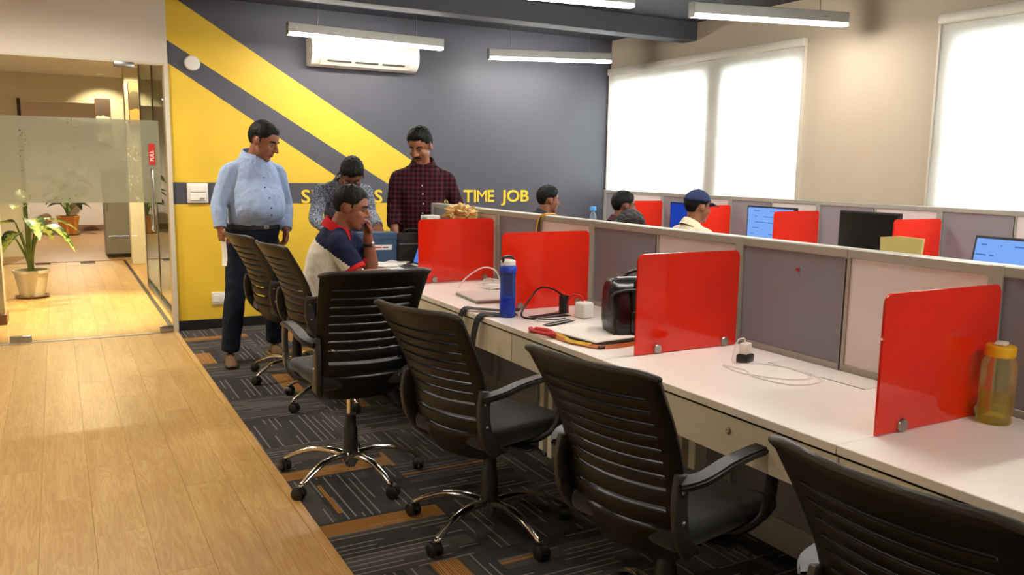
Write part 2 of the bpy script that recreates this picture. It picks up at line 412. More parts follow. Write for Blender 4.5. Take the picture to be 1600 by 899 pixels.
# ---- ceilings
struct('ceiling', box(B(), 0.84, XW + 0.2, -3.0, YB + 0.1, ZC, ZC + 0.1), M_ceil)
struct('ceiling_walkway', box(B(), -2.7, 0.84, -3.0, YB + 0.1, ZC, ZC + 0.1), M_whitewall)
struct('trim_2', box(B(), 0.84, XW, 6.10, 6.29, 2.615, ZC, 0.003), M_beam)                  # downstand beam
# ---- back wall and its painted graphic
wb = struct('wall_back', box(B(), 0.85, XW + 0.2, YB, YB + 0.15, 0, ZC), M_char)
def paint(pts, m, d=0.0015, name='painted_stripe'):
    bm = B(); a = [bm.verts.new((x, YB - d, z)) for x, z in pts]; b = [bm.verts.new((x, YB + 0.001, z)) for x, z in pts]
    bm.faces.new(a); bm.faces.new(b[::-1]); n = len(pts)
    for i in range(n): bm.faces.new((a[i], b[i], b[(i + 1) % n], a[(i + 1) % n]))
    return obj(name, bm, m, wb)
def up_line(x): return 2.737 + (x - 0.948) * (1.527 - 2.737) / (2.914 - 0.948)
def lo1(x): return 2.416 + (x - 0.853) * (1.243 - 2.416) / (2.771 - 0.853)
def lo2(x): return 2.238 + (x - 0.845) * (1.402 - 2.238) / (2.13 - 0.845)
def inv(f, z):
    a, b = f(0), f(1); return (z - a) / (b - a)
ZT, ZL = 1.262, 1.080                   # text band
paint([(0.85, lo1(0.85)), (0.85, ZC), (inv(up_line, ZC), ZC), (inv(up_line, ZT), ZT), (inv(lo1, ZT), ZT)], M_yell)
paint([(0.85, ZT), (0.85, lo2(0.85)), (inv(lo2, ZT), ZT)], M_yell)
paint([(0.85, 0.075), (0.85, ZL), (3.02, ZL), (3.02, 0.075)], M_yell)
bs = struct('baseboard_back', box(B(), 0.85, XW, YB - 0.015, YB, 0, 0.085, 0.003), M_skirt)
def text_mesh(s, size, ext, bold=0.0):
    cu = bpy.data.curves.new('t', 'FONT'); cu.body = s; cu.size = size; cu.extrude = ext; cu.offset = bold; cu.resolution_u = 3
    o = bpy.data.objects.new('t', cu); C.objects.link(o)
    dg = bpy.context.evaluated_depsgraph_get(); dg.update()
    me = bpy.data.meshes.new_from_object(o.evaluated_get(dg)); bpy.data.objects.remove(o); bpy.data.curves.remove(cu)
    return me
def word(s, x0, x1, z0, hgt, y, m, parent):
    """letters from x0 to x1 on the plane y, facing -Y"""
    ms = [(ch, text_mesh(ch, 1.0, 0.02, 0.0 if ch == 'M' else 0.018)) for ch in s]
    ws = [(max(v.co.x for v in me.vertices), min(v.co.x for v in me.vertices)) for ch, me in ms]
    gap = 0.075; tot = sum(a - b for a, b in ws) + gap * (len(s) - 1); sx = (x1 - x0) / tot; cx = x0
    cap = text_mesh('E', 1.0, 0.02, 0.012); lo = min(v.co.y for v in cap.vertices); sz = hgt / (max(v.co.y for v in cap.vertices) - lo)
    for (ch, me), (a, b) in zip(ms, ws):
        for v in me.vertices: v.co = Vector(((v.co.x - b) * sx, -v.co.z * 0.15, (v.co.y - lo) * sz))
        obj('letter', me, m, parent, (cx, y, z0)); cx += (a - b + gap) * sx
for s, a, b in (('SUCCESS', 1.925, 2.690), ('IS', 2.752, 2.90), ('FULL', 2.99, 3.45), ('TIME', 3.535, 3.875), ('JOB', 3.955, 4.28)):
    word(s, a, b, 1.083, 0.118, YB - 0.004, M_yelltxt, wb)
# ---- header over the glass front
struct('wall_header', box(B(), -2.7, 0.85, YB - 0.03, YB + 0.12, 2.225, ZC), M_header)
struct('trim_3', box(B(), -2.7, 0.85, YB - 0.045, YB + 0.02, 2.205, 2.225, 0.003), M_cream)
struct('trim_4', box(B(), 0.815, 0.85, YB - 0.05, YB + 0.10, 0, 2.225, 0.004), M_cream)         # jamb
# ---- window wall with openings
ww = B()
ops = [(4.81, 5.72), (5.92, 7.42), (1.10, 3.55)]
ZO0, ZO1 = 0.95, 2.33
box(ww, XW, XW + 0.2, -3.0, YB, 0, ZO0); box(ww, XW, XW + 0.2, -3.0, YB, ZO1, ZC)
for a, b in ((-3.0, 1.10), (3.55, 4.81), (5.72, 5.92), (7.42, YB)): box(ww, XW, XW + 0.2, a, b, ZO0, ZO1)
struct('wall_window', ww, M_beige)
for n, (a, b) in enumerate(ops):
    f = B(); fx0, fx1 = XW + 0.07, XW + 0.12
    for y in ([a, b - 0.05] + [a + (b - a) * t - 0.025 for t in ((0.5,) if b - a < 2 else (0.25, 0.5, 0.75))]): box(f, fx0, fx1, y, y + 0.05, ZO0, ZO1)
    box(f, fx0 + 0.002, fx1 - 0.002, a, b, ZO0, ZO0 + 0.05); box(f, fx0 + 0.002, fx1 - 0.002, a, b, ZO1 - 0.05, ZO1)
    wo = struct('window_%d' % (n + 1), f, M_frame)
    obj('pane', box(B(), XW + 0.093, XW + 0.097, a + 0.04, b - 0.04, ZO0 + 0.04, ZO1 - 0.04), M_winglass, wo)
# ---- enclosing walls out of frame
struct('wall_left', box(B(), -2.75, -2.6, -3.0, YB, 0, ZC), M_whitewall)
struct('wall_rear', box(B(), -2.75, XW + 0.2, -3.15, -3.0, 0, ZC), M_whitewall)
# ---- glass front: one closed door leaf and a fixed pane beside it
d1 = struct('door_1', box(B(), -0.385, 0.805, 7.414, 7.426, 0.012, 2.20), M_glass)
film = obj('frost_film', box(B(), -0.385, 0.760, 7.4265, 7.4275, 1.097, 1.762), M_frost, d1)
for px, w_ in ((-0.385, 0.15), (0.70, 0.105)):
    obj('patch_fitting', box(B(), px, px + w_, 7.398, 7.442, 0.008, 0.058, 0.006, 2), M_steel, d1, smooth=40)
obj('patch_fitting', box(B(), 0.45, 0.60, 7.398, 7.442, 2.165, 2.215, 0.006, 2), M_steel, d1, smooth=40)
for sy in (7.372, 7.468):
    hb = tube(B(), [Vector((0.685, 7.42, 1.33)), Vector((0.685, sy, 1.335)), Vector((0.685, sy, 1.36))], 0.010, 8, 3)
    hb = tube(B(), [Vector((0.690, sy, z)) for z in (0.87, 1.1, 1.37)], 0.0125, 10, 2, round_ends=True)
    for z in (0.96, 1.28): tube(hb, [Vector((0.690, 7.42, z)), Vector((0.690, sy, z))], 0.008, 8, 1)
    obj('handle', hb, M_chrome, d1, smooth=60)
stk = obj('sticker', box(B(), 0.676, 0.724, 7.4115, 7.4135, 1.405, 1.575, 0.0005), M_redlan, d1)
tm = text_mesh('PULL', 0.040, 0.0004, 0.0006)
for v in tm.vertices: v.co = Vector((-v.co.y, -v.co.z, v.co.x))
obj('letter', tm, M_paper, stk, (0.713, 7.411, 1.432))
d2 = struct('window_4', box(B(), -2.6, -0.395, 7.414, 7.426, 0.012, 2.20), M_glass)
obj('frost_film', box(B(), -2.6, -0.395, 7.4265, 7.4275, 1.097, 1.762), M_frost, d2)
struct('trim_5', box(B(), -2.6, 0.815, 7.39, 7.45, 0.0, 0.006, 0.001), M_steel)
# ---- corridor and room beyond the glass
struct('wall_corridor_left', box(B(), -2.7, -0.455, 8.35, 8.60, 0, 2.7), M_cream)
struct('baseboard_corridor_left', box(B(), -2.7, -0.44, 8.33, 8.62, 0, 0.09, 0.003), M_brownsk)
wg = struct('window_5', box(B(), 0.875, 0.887, 7.62, 10.35, 0.05, 2.62), M_greenglass)
obj('bottom_rail', box(B(), 0.868, 0.894, 7.62, 10.35, 0.0, 0.05, 0.002), M_steel, wg)
for y in (7.62, 8.98, 10.32): obj('post', box(B(), 0.868, 0.894, y, y + 0.03, 0.05, 2.62, 0.002), M_steel, wg)
struct('wall_corridor_right', box(B(), 1.95, 2.05, YB + 0.15, 20, 0, 2.7), M_cream)
struct('floor_side_room', box(B(), 0.84, 2.0, YB + 0.15, 20, -0.08, 0.0), M_wood)
struct('wall_pillar', box(B(), 0.885, 1.10, 12.70, 12.95, 0, 2.7, 0.004), M_cream)
wl = B(); box(wl, -2.7, -0.40, 14.3, 14.45, 0, 2.7); box(wl, 0.62, 2.0, 14.3, 14.45, 0, 2.7); box(wl, -0.40, 0.62, 14.3, 14.45, 2.30, 2.7)
struct('wall_corridor_end', wl, M_cream)
struct('trim_6', box(B(), -0.44, -0.40, 14.27, 14.45, 0, 2.33, 0.003), M_skirt)
struct('floor_far_room', box(B(), -2.7, 0.84, 13.3, 20, -0.012, 0.002), mat('shaded brown floor', (150, 112, 70), 0.4, vary=0.1, vscale=3, stretch=(8, 1, 1)))  # darker than the planks, with the far room's shade in the colour
struct('trim_7', box(B(), -0.75, 0.9, 13.27, 13.31, -0.01, 0.008, 0.002), M_brownsk)
struct('wall_far_room', box(B(), -2.7, 2.0, 19.4, 19.5, 0, 2.7), M_pinkwall)
struct('baseboard_far_room', box(B(), -2.7, 2.0, 19.38, 19.4, 0, 0.12, 0.003), M_brownsk)
struct('ceiling_corridor', box(B(), -2.7, 2.05, YB + 0.1, 20, 2.7, 2.8), M_whitewall)
struct('wall_corridor_far_left', box(B(), -2.75, -2.65, YB, 20, 0, 2.7), M_cream)

# ================================================================ LIGHTS OF THE PLACE AND ADDED LAMPS
M_led = emit('white LED diffuser', (255, 249, 240), LAMP_EMIT)
def pendant(p0, p1, label, group='linear pendant lamps'):
    a, b = Vector(p0), Vector(p1); L = (b - a).length; d = (b - a).normalized()
    t = empty('pendant_lamp', (a + b) / 2, 0, label, 'lamp', group)
    ang = math.atan2(d.y, d.x); t.rotation_euler = (0, -math.asin(d.z), ang)
    h = L / 2
    bm = box(B(), -h, h, -0.033, 0.033, 0.018, 0.092, 0.004); obj('housing', bm, M_alu, t)
    for s in (-1, 1): obj('end_cap', box(B(), s * h - 0.004, s * h + 0.004, -0.036, 0.036, -0.004, 0.094, 0.002), M_alu, t)
    obj('diffuser', box(B(), -h + 0.005, h - 0.005, -0.030, 0.030, -0.002, 0.020, 0.004), M_led, t)
    for s in (-1, 1):
        top = ZC - (a.z + b.z) / 2
        obj('wire', tube(B(), [Vector((s * h * 0.64, 0, 0.09)), Vector((s * h * 0.64, 0, top))], 0.0035, 6, 1), M_steel, t)
    return t
pendant((1.665, 6.75, 2.440), (2.99, 6.75, 2.425), 'linear pendant lamp hanging in front of the white air conditioner')
pendant((3.57, 7.0, 2.42), (4.81, 6.82, 2.455), 'linear pendant lamp nearest the corner of grey wall and window')
pendant((3.72, 4.37, 2.425), (5.02, 4.23, 2.465), 'linear pendant lamp in front of the beige window wall')
pendant((2.02, 4.60, 2.44), (3.33, 4.50, 2.462), 'linear pendant lamp cut off by the top edge of the picture')
for x, y in ((1.6, 2.3), (3.7, 2.2), (1.6, -0.2), (3.7, -0.2)):
    pendant((x, y, 2.45), (x + 1.3, y, 2.45), 'linear pendant lamp added for room light outside the picture, behind or above the camera', 'pendant lamps added outside the picture')  # repeat pendants added out of view to light the room
def downlight(x, y, z, watts, col, size, label, aim=None, blend=0.6):
    t = empty('downlight', (x, y, z), 0, label, 'lamp', 'corridor downlights')
    obj('trim_ring', lathe(B(), [(0.038, -0.004), (0.055, -0.004), (0.056, 0.0), (0.04, 0.004), (0.036, 0.02)], 20, cap=False), M_whitepl, t, smooth=60)
    obj('lens', lathe(B(), [(0.0, 0.003), (0.037, 0.003), (0.037, 0.006), (0.0, 0.006)], 16), emit('warm lens %g %g' % (x, y), (255, 220, 160), 4), t)
    l = bpy.data.lights.new('downlight_bulb', 'SPOT'); l.energy = watts; l.color = col; l.spot_size = math.radians(size); l.spot_blend = blend; l.shadow_soft_size = 0.03
    o = bpy.data.objects.new('bulb', l); link(o, t); o.location = (0, 0, -0.012)
    if aim is not None: o.rotation_euler = (Vector(aim) - Vector((x, y, z))).to_track_quat('-Z', 'Y').to_euler()
WARM = (1.0, 0.80, 0.48)
downlight(0.15, 8.75, 2.695, SPOT_W * 1.7, WARM, 60, 'round recessed downlight over the corridor just behind the glass door')
downlight(0.2, 11.2, 2.695, SPOT_W * 1.0, WARM, 150, 'round recessed downlight midway along the corridor')
downlight(0.65, 13.75, 2.695, SPOT_W * 0.16, WARM, 100, 'round recessed downlight washing the reflected picture by the far doorway', (0.72, 14.3, 1.6))
downlight(0.98, 12.35, 2.695, SPOT_W * 0.10, WARM, 100, 'round recessed downlight washing the reflected picture on the pillar', (0.98, 12.7, 1.9))
for x, y in ((-0.7, 6.35), (0.25, 6.35)):
    downlight(x, y, ZC - 0.004, SPOT_W * 0.22, (1.0, 0.93, 0.80), 165, 'round recessed downlight added to brighten header and frost in front of the glass door, outside the picture', None, 1.0)  # pair added out of view to brighten the header wall and frost film
for x, y in ((-0.3, 1.2), (-0.3, 3.2), (-0.3, 5.2), (-1.7, 2.2), (-1.7, 4.2)):
    downlight(x, y, ZC - 0.004, SPOT_W * 0.10, (1.0, 0.86, 0.62), 130, 'round recessed downlight above the wooden walkway, outside the picture', None, 0.9)
downlight(0.2, 17.0, 2.695, SPOT_W * 1.0, (1, 0.9, 0.75), 150, 'round recessed downlight in the far room')

# ---- blinds, wall fixtures
def blind(y0, y1, label):
    t = empty('roller_blind', (XW - 0.03, (y0 + y1) / 2, 2.445), 0, label, 'blind', 'roller blinds')
    h = (y1 - y0) / 2
    obj('cassette', box(B(), -0.035, 0.03, -h, h, -0.035, 0.035, 0.012, 2), M_blind_rail, t, smooth=40)
    fb = B(); N = 24
    for i in range(N):
        a, b = -h + 0.012 + (2 * h - 0.024) * i / N, -h + 0.012 + (2 * h - 0.024) * (i + 1) / N
    box(fb, -0.0006, 0.0006, -h + 0.012, h - 0.012, -1.46, -0.03); obj('fabric', fb, M_blind, t)
    obj('bottom_bar', box(B(), -0.008, 0.008, -h + 0.012, h - 0.012, -1.485, -1.46, 0.003), M_blind_rail, t)
    for s in (-1, 1): obj('side_guide', box(B(), -0.012, 0.02, s * (h - 0.006) - 0.006, s * (h - 0.006) + 0.006, -1.45, -0.035), M_blind_rail, t)
blind(4.78, 7.43, 'white roller blind pulled down beside the charcoal wall')
blind(0.95, 3.64, 'white roller blind pulled down at the right edge of the picture')
ac = empty('air_conditioner', (2.49, YB, 2.28), 0, 'white split air conditioner mounted high on charcoal wall', 'air conditioner')
prof = [(0, 0.01), (-0.07, 0.0), (-0.15, 0.02), (-0.195, 0.075), (-0.205, 0.14), (-0.195, 0.21), (-0.17, 0.235), (0, 0.24)]
bm = B(); skinrings(bm, [[Vector((x, y, z)) for y, z in prof] for x in (-0.495, 0.495)]); obj('body', bm, M_whitepl, ac, smooth=40)
bm = B(); skinrings(bm, [[Vector((x, y, z)) for y, z in ((-0.165, 0.012), (-0.205, 0.062), (-0.200, 0.064), (-0.158, 0.016))] for x in (-0.42, 0.40)]); obj('outlet_flap', bm, M_header, ac)
for k in range(3): obj('louvre', box(B(), -0.36 + k * 0.25, -0.15 + k * 0.25, -0.204, -0.190, 0.040, 0.052), M_dark, ac)
tm = tag(obj('wall_panel', box(B(), -0.084, 0.084, -0.02, 0, -0.084, 0.084, 0.006, 2), M_whitepl, None, (1.045, YB - 0.002, 1.174), smooth=40), 'square white control panel on grey band beside standing man', 'control panel')
obj('cover', box(B(), -0.062, 0.062, -0.028, -0.02, 0.008, 0.062, 0.003), M_paper, tm); obj('cover', box(B(), -0.062, 0.062, -0.028, -0.02, -0.062, 0.0, 0.003), M_paper, tm)
obj('display', box(B(), 0.012, 0.052, -0.030, -0.028, -0.055, -0.04), M_greypl, tm)
o = tag(obj('ceiling_sensor', lathe(B(), [(0.0, 0.0), (0.062, 0.0), (0.064, 0.01), (0.055, 0.028), (0.03, 0.034), (0, 0.035)], 28), M_whitepl, None, (1.042, YB - 0.002, 2.242), (PI / 2, 0, 0), smooth=50), 'round white sensor disc on dark diagonal stripe', 'sensor'); o.name = 'wall_sensor'
so = tag(obj('wall_socket', box(B(), -0.07, 0.07, -0.012, 0, -0.055, 0.055, 0.005, 2), M_whitepl, None, (1.20, YB - 0.002, 0.262), smooth=40), 'white wall socket low on yellow wall behind the standing man', 'socket')
for s in (-1, 1): obj('switch', box(B(), s * 0.035 - 0.02, s * 0.035 + 0.02, -0.016, -0.012, -0.03, 0.03, 0.002), M_paper, so)

# ================================================================ WORKSTATIONS
def partition(name, x0, posts, ztop, label, end_half=True):
    """run along Y; x0 = visible front face, posts = list of Y of main posts (near to far), a joint halfway between each pair"""
    t = empty(name, (x0 + 0.03, posts[0], 0), 0, label, 'partition', 'office partitions')
    oy = posts[0]; T = 0.05
    def P(nm, x_0, x_1, y0, y1, z0, z1, m, bev=0.002): return obj(nm, box(B(), x_0 - 0.03, x_1 - 0.03, y0 - oy, y1 - oy, z0, z1, bev), m, t)
    for y in posts: P('post', -0.006, T + 0.006, y - 0.022, y + 0.022, 0, ztop, M_rail)
    for a, b in zip(posts, posts[1:]):
        m = (a + b) / 2
        P('joint', -0.003, T + 0.003, m - 0.011, m + 0.011, 0.10, ztop - 0.03, M_rail, 0.001)
        P('gasket', -0.0045, 0.0, m + 0.0005, m + 0.0065, 0.74, ztop - 0.035, M_skirt, 0)
        for y0, y1, mm, nm in ((a + 0.022, m - 0.011, M_board, 'marker_panel'), (m + 0.011, b - 0.022, M_greyfab, 'fabric_panel')):
            P(nm, 0.004, T - 0.004, y0, y1, 0.77, ztop - 0.033, mm, 0.001)
            P('lower_panel', 0.004, T - 0.004, y0, y1, 0.12, 0.73, M_greyfab, 0.001)
            P('middle_rail', -0.002, T + 0.002, y0, y1, 0.73, 0.77, M_rail, 0.001)
            P('top_rail', -0.004, T + 0.004, y0 - 0.011, y1 + 0.011, ztop - 0.033, ztop, M_rail, 0.004)
            P('bottom_rail', -0.002, T + 0.002, y0, y1, 0.0, 0.12, M_rail, 0.001)
    return t
NP = [0.36, 1.38, 2.395, 3.42, 4.43, 5.42]
partition('office_partition', 2.335, NP, 1.17, 'long grey and white panel partition behind the nearest desk row')
FP = [1.47, 2.47, 3.47, 4.48, 5.44, 6.37, 7.33]
partition('office_partition', 5.16, FP, 1.21, 'long grey and white panel partition under the blinds by the window wall')
def desk(xf, xb, y0, y1, label, group, splits, lock=None, detail=True):
    t = empty('desk', (xf, y0, 0), 0, label, 'desk', group); L = y1 - y0; D = xb - xf
    obj('desktop', box(B(), 0, D, 0.0015, L - 0.0015, 0.725, 0.75, 0.002), M_desk, t)
    obj('shadow_gap_strip', box(B(), 0.012, 0.03, 0.0, L, 0.716, 0.725), M_dark, t)  # dark strip standing in for the shade below the desktop
    ss = [0.0] + [s for s in splits if 0 < s < L] + [L]
    for a, b in zip(ss, ss[1:]):
        dr = obj('drawer_front', box(B(), 0.012, 0.05, a + 0.002, b - 0.002, 0.592, 0.7215, 0.002), M_apron, t)
        if lock is not None and a < lock < b:
            lk = lathe(B(), [(0, 0), (0.010, 0), (0.010, 0.004), (0.006, 0.006), (0, 0.006)], 14); bmesh.ops.rotate(lk, verts=lk.verts, matrix=Matrix.Rotation(-PI / 2, 3, 'Y'))
            o = obj('lock', lk, M_steel, dr, (0.012, lock, 0.672)); 
    obj('drawer_box', box(B(), 0.05, 0.40, 0.02, L - 0.02, 0.592, 0.722), M_apron, t)
    if detail:
        for y in (0.04, L - 0.04): obj('leg', box(B(), 0.40, 0.46, y - 0.02, y + 0.02, 0, 0.592, 0.003), M_apron, t)
        obj('flap_slot', box(B(), D - 0.14, D - 0.137, L * 0.32, L * 0.72, 0.7495, 0.7506), M_dark, t)
        obj('cable_flap', box(B(), D - 0.135, D - 0.02, L * 0.32, L * 0.72, 0.7495, 0.7515, 0.0005), M_whitepl, t)
    return t
XF, XB = 1.67, 2.326
ys = [0.345, 1.345, 2.36, 3.395, 4.42, 5.56]
LB = ['white desk top at the right edge, holding the yellow bottle', 'white desk holding only a white charger and looped cable', 'white desk holding the closed laptop and black handbag',
      'white desk holding a charger bundle, second from the far end', 'white desk at the far end where the seated man works']
SPL = [[0.715], [0.68], [0.69], [0.34], [0.5]]; LCK = [None, 0.385, None, 0.29, None]
for i in range(5): desk(XF, XB, ys[i], ys[i + 1], LB[i], 'white desks of the near row', SPL[i], LCK[i])
FL = ['white desk under the window, nearest the right edge', 'white desk under the window with the open laptop', 'white desk under the window with the black monitor', 'white desk under the window with the light blue monitor screen', 'white desk under the window in front of the capped person', 'white desk under the window in the far corner']
for i in range(6): desk(4.49, 5.155, FP[i], FP[i + 1], FL[i], 'white desks under the windows', [0.5], None, False)
def divider(x0, x1, y, z1, label, group, z0=0.752):
    t = empty('desk_divider', (x0, y, z0), 0, label, 'divider', group)
    L, Hh, rd = x1 - x0, z1 - z0, 0.025
    pts = [(0, 0), (L, 0)]
    for cx, cz, a0 in ((L - rd, Hh - rd, 0), (rd, Hh - rd, PI / 2)):
        pts += [(cx + rd * math.cos(a0 + k * PI / 10), cz + rd * math.sin(a0 + k * PI / 10)) for k in range(6)]
    bm = B(); skinrings(bm, [[Vector((x, yy, z)) for x, z in pts] for yy in (-0.004, 0.004)])
    bmesh.ops.bevel(bm, geom=[e for e in bm.edges if abs(e.verts[0].co.y - e.verts[1].co.y) < 1e-5], offset=0.0012, segments=1, affect='EDGES')
    obj('panel', bm, M_red, t)
    for cx in (0.10, L - 0.06):
        cl = B(); lathe(cl, [(0, -0.012), (0.016, -0.012), (0.018, -0.009), (0.018, 0.009), (0.016, 0.012), (0, 0.012)], 18)
        bmesh.ops.rotate(cl, verts=cl.verts, matrix=Matrix.Rotation(PI / 2, 3, 'X')); bmesh.ops.translate(cl, verts=cl.verts, vec=(cx, 0, 0.017))
        obj('clamp', cl, M_steel, t, smooth=50)
RD = ['glossy red divider beside the yellow bottle, nearest the camera', 'glossy red divider between the charger desk and the handbag', 'glossy red divider behind the blue bottle', 'glossy red divider beside the seated man, farthest of the near row']
for i, y in enumerate(ys[1:5]): divider(1.812, 2.30, y, 1.122, RD[i], 'red dividers of the near row')
RF = ['red divider at the window desks, outside the right edge', 'red divider at the window desks behind the mustard card', 'red divider at the window desks beside the light blue monitor', 'red divider at the window desks right of the navy cap', 'red divider at the window desks in the far corner']
for i, y in enumerate(FP[1:6]): divider(4.66, 5.135, y - 0.03, 1.135, RF[i], 'red dividers of the window row')

# ================================================================ OFFICE CHAIRS
def back_x(z):            # centre line of the back shell, local x at height z (design top 0.93)
    K = [(0.36, -0.185), (0.44, -0.222), (0.52, -0.243), (0.60, -0.252), (0.70, -0.282), (0.80, -0.332), (0.93, -0.412)]
    for (a, b), (c, d) in zip(K, K[1:]):
        if z <= c: t = (z - a) / (c - a); return b + (d - b) * t
    return K[-1][1]
def back_w(z):
    K = [(0.36, 0.150), (0.40, 0.185), (0.52, 0.205), (0.60, 0.208), (0.75, 0.218), (0.93, 0.232)]
    for (a, b), (c, d) in zip(K, K[1:]):
        if z <= c: t = (z - a) / (c - a); return b + (d - b) * t
    return K[-1][1]
def chair_meshes():
    Mh = {}
    # back shell with slots
    slots = [(0.585, 0.594), (0.625, 0.633), (0.665, 0.673), (0.703, 0.711), (0.741, 0.749), (0.779, 0.787), (0.817, 0.825), (0.855, 0.863), (0.465, 0.479), (0.525, 0.539)]
    zs = sorted(set([0.36, 0.385, 0.42, 0.45, 0.50, 0.56, 0.60, 0.88, 0.91, 0.93] + [q for s in slots for q in s]))
    us = [-1, -0.9, -0.78, -0.5, -0.25, 0, 0.25, 0.5, 0.78, 0.9, 1]
    bm = B(); V = {}
    for i, z in enumerate(zs):
        for j, u in enumerate(us):
            zz = z; wdt = back_w(z)
            if abs(u) == 1 and i == len(zs) - 1: zz = z - 0.012
            if abs(u) == 1 and i == 0: wdt *= 0.9
            cz = zz - 0.010 * (u * u) * (1 if i > len(zs) - 4 else 0) * 0 + 0
            V[i, j] = bm.verts.new((back_x(z) + 0.050 * u * u - 0.012, u * wdt, cz))
    for i in range(len(zs) - 1):
        for j in range(len(us) - 1):
            hole = any(abs(zs[i] - a) < 1e-6 and abs(zs[i + 1] - b) < 1e-6 for a, b in slots) and 1 <= j + 0.0 <= len(us) - 3 and abs((us[j] + us[j + 1]) / 2) < 0.8
            if not hole: bm.faces.new((V[i, j], V[i, j + 1], V[i + 1, j + 1], V[i + 1, j]))
    me = bpy.data.meshes.new('backrest'); bmesh.ops.recalc_face_normals(bm, faces=bm.faces); bm.to_mesh(me); bm.free()
    o = bpy.data.objects.new('tmp', me); C.objects.link(o)
    sd = o.modifiers.new('s', 'SOLIDIFY'); sd.thickness = 0.016; sd.offset = 0
    bv = o.modifiers.new('b', 'BEVEL'); bv.width = 0.003; bv.segments = 2; bv.limit_method = 'ANGLE'
    dg = bpy.context.evaluated_depsgraph_get(); dg.update(); me2 = bpy.data.meshes.new_from_object(o.evaluated_get(dg)); bpy.data.objects.remove(o)
    me2.materials.append(M_blackback)
    for p in me2.polygons: p.use_smooth = True
    me2.set_sharp_from_angle(angle=math.radians(40)); Mh['backrest'] = me2
    # top rim
    bm = B(); tube(bm, [Vector((back_x(0.93) + 0.050 * u * u - 0.012, u * 0.232, 0.932 - (0.010 if abs(u) > 0.95 else 0))) for u in (-1, -0.8, -0.5, 0, 0.5, 0.8, 1)], 0.009, 8, 3, round_ends=True)
    Mh['top_rim'] = bm
    # side uprights joining back, arm and seat
    for s, nm in ((-1, 'uprightL'), (1, 'uprightR')):
        bm = B(); pts = [Vector((-0.232, s * 0.212, 0.645)), Vector((-0.245, s * 0.214, 0.57)), Vector((-0.222, s * 0.210, 0.47)), Vector((-0.150, s * 0.190, 0.395)), Vector((-0.06, s * 0.13, 0.375))]
        ribbon(bm, pts, Vector((1, 0, 0.1)), 0.052, 0.022, 5); bmesh.ops.bevel(bm, geom=bm.edges[:], offset=0.004, segments=1, affect='EDGES'); Mh[nm] = bm
    # arm loops
    for s, nm in ((-1, 'armL'), (1, 'armR')):
        bm = B(); y = s * 0.252
        ribbon(bm, [Vector((-0.250, s * 0.218, 0.622)), Vector((-0.20, y, 0.636)), Vector((-0.08, y, 0.652)), Vector((0.06, y, 0.657)), Vector((0.125, y, 0.648))], Vector((0, 1, 0)), 0.052, 0.022, 5)
        bmesh.ops.bevel(bm, geom=bm.edges[:], offset=0.006, segments=2, affect='EDGES'); Mh[nm] = bm
        bm = B(); ribbon(bm, [Vector((0.118, y, 0.648)), Vector((0.142, y, 0.60)), Vector((0.135, y, 0.52)), Vector((0.10, y, 0.45)), Vector((0.05, s * 0.20, 0.405)), Vector((0.02, s * 0.12, 0.395))], Vector((1, 0, 0.2)), 0.046, 0.020, 5)
        bmesh.ops.bevel(bm, geom=bm.edges[:], offset=0.005, segments=1, affect='EDGES'); Mh[nm + 'leg'] = bm
    # seat
    bm = B(); box(bm, -0.225, 0.245, -0.225, 0.225, 0.408, 0.478, 0.032, 4)
    for v in bm.verts:
        v.co.y *= 1 - 0.10 * max(0, -v.co.x) / 0.225
        if v.co.z > 0.45: v.co.z += 0.012 * (1 - (v.co.y / 0.225) ** 2) - 0.02 * max(0, (v.co.x - 0.12) / 0.12) ** 2
    Mh['seat'] = bm
    bm = B(); box(bm, -0.09, 0.10, -0.07, 0.07, 0.358, 0.408, 0.012, 2); box(bm, -0.03, 0.03, -0.23, -0.07, 0.375, 0.383, 0.002); Mh['mechanism'] = bm
    Mh['lever'] = tube(B(), [Vector((0.03, -0.07, 0.385)), Vector((0.035, -0.20, 0.375)), Vector((0.035, -0.255, 0.36))], [0.005, 0.005, 0.009], 8, 3, round_ends=True)
    Mh['gas_sleeve'] = lathe(B(), [(0.034, 0.10), (0.036, 0.13), (0.031, 0.24), (0.027, 0.245), (0.027, 0.30), (0.0, 0.30)], 20)
    Mh['piston'] = lathe(B(), [(0.0, 0.10), (0.014, 0.10), (0.014, 0.40), (0.0, 0.40)], 16)
    Mh['hub'] = lathe(B(), [(0.0, 0.052), (0.020, 0.052), (0.024, 0.06), (0.040, 0.085), (0.042, 0.118), (0.036, 0.124), (0.0, 0.124)], 24)
    bm = B(); P = [Vector((0.020, 0, 0.108)), Vector((0.10, 0, 0.122)), Vector((0.19, 0, 0.118)), Vector((0.265, 0, 0.092)), Vector((0.318, 0, 0.066))]
    tube(bm, P, [0.021, 0.020, 0.017, 0.015, 0.014], 10, 4, flat=0.72, round_ends=True); Mh['base_arm'] = bm
    bm = B()
    for s in (-1, 1):
        w_ = lathe(B(), [(0, -0.008), (0.022, -0.009), (0.027, -0.006), (0.027, 0.006), (0.022, 0.009), (0, 0.008)], 16)
        bmesh.ops.rotate(w_, verts=w_.verts, matrix=Matrix.Rotation(PI / 2, 3, 'X')); bmesh.ops.translate(w_, verts=w_.verts, vec=(0.012, s * 0.015, 0.027))
        tmpm = bpy.data.meshes.new('w'); w_.to_mesh(tmpm); w_.free(); bm.from_mesh(tmpm); bpy.data.meshes.remove(tmpm)
    skinrings(bm, [[Vector((0.012 + 0.031 * math.cos(a), y, 0.027 + 0.031 * math.sin(a))) for a in (0.1, 0.6, 1.1, 1.6, 2.1, 2.6, 3.0)] + [Vector((0.012, y, 0.03))] for y in (-0.012, 0.012)])
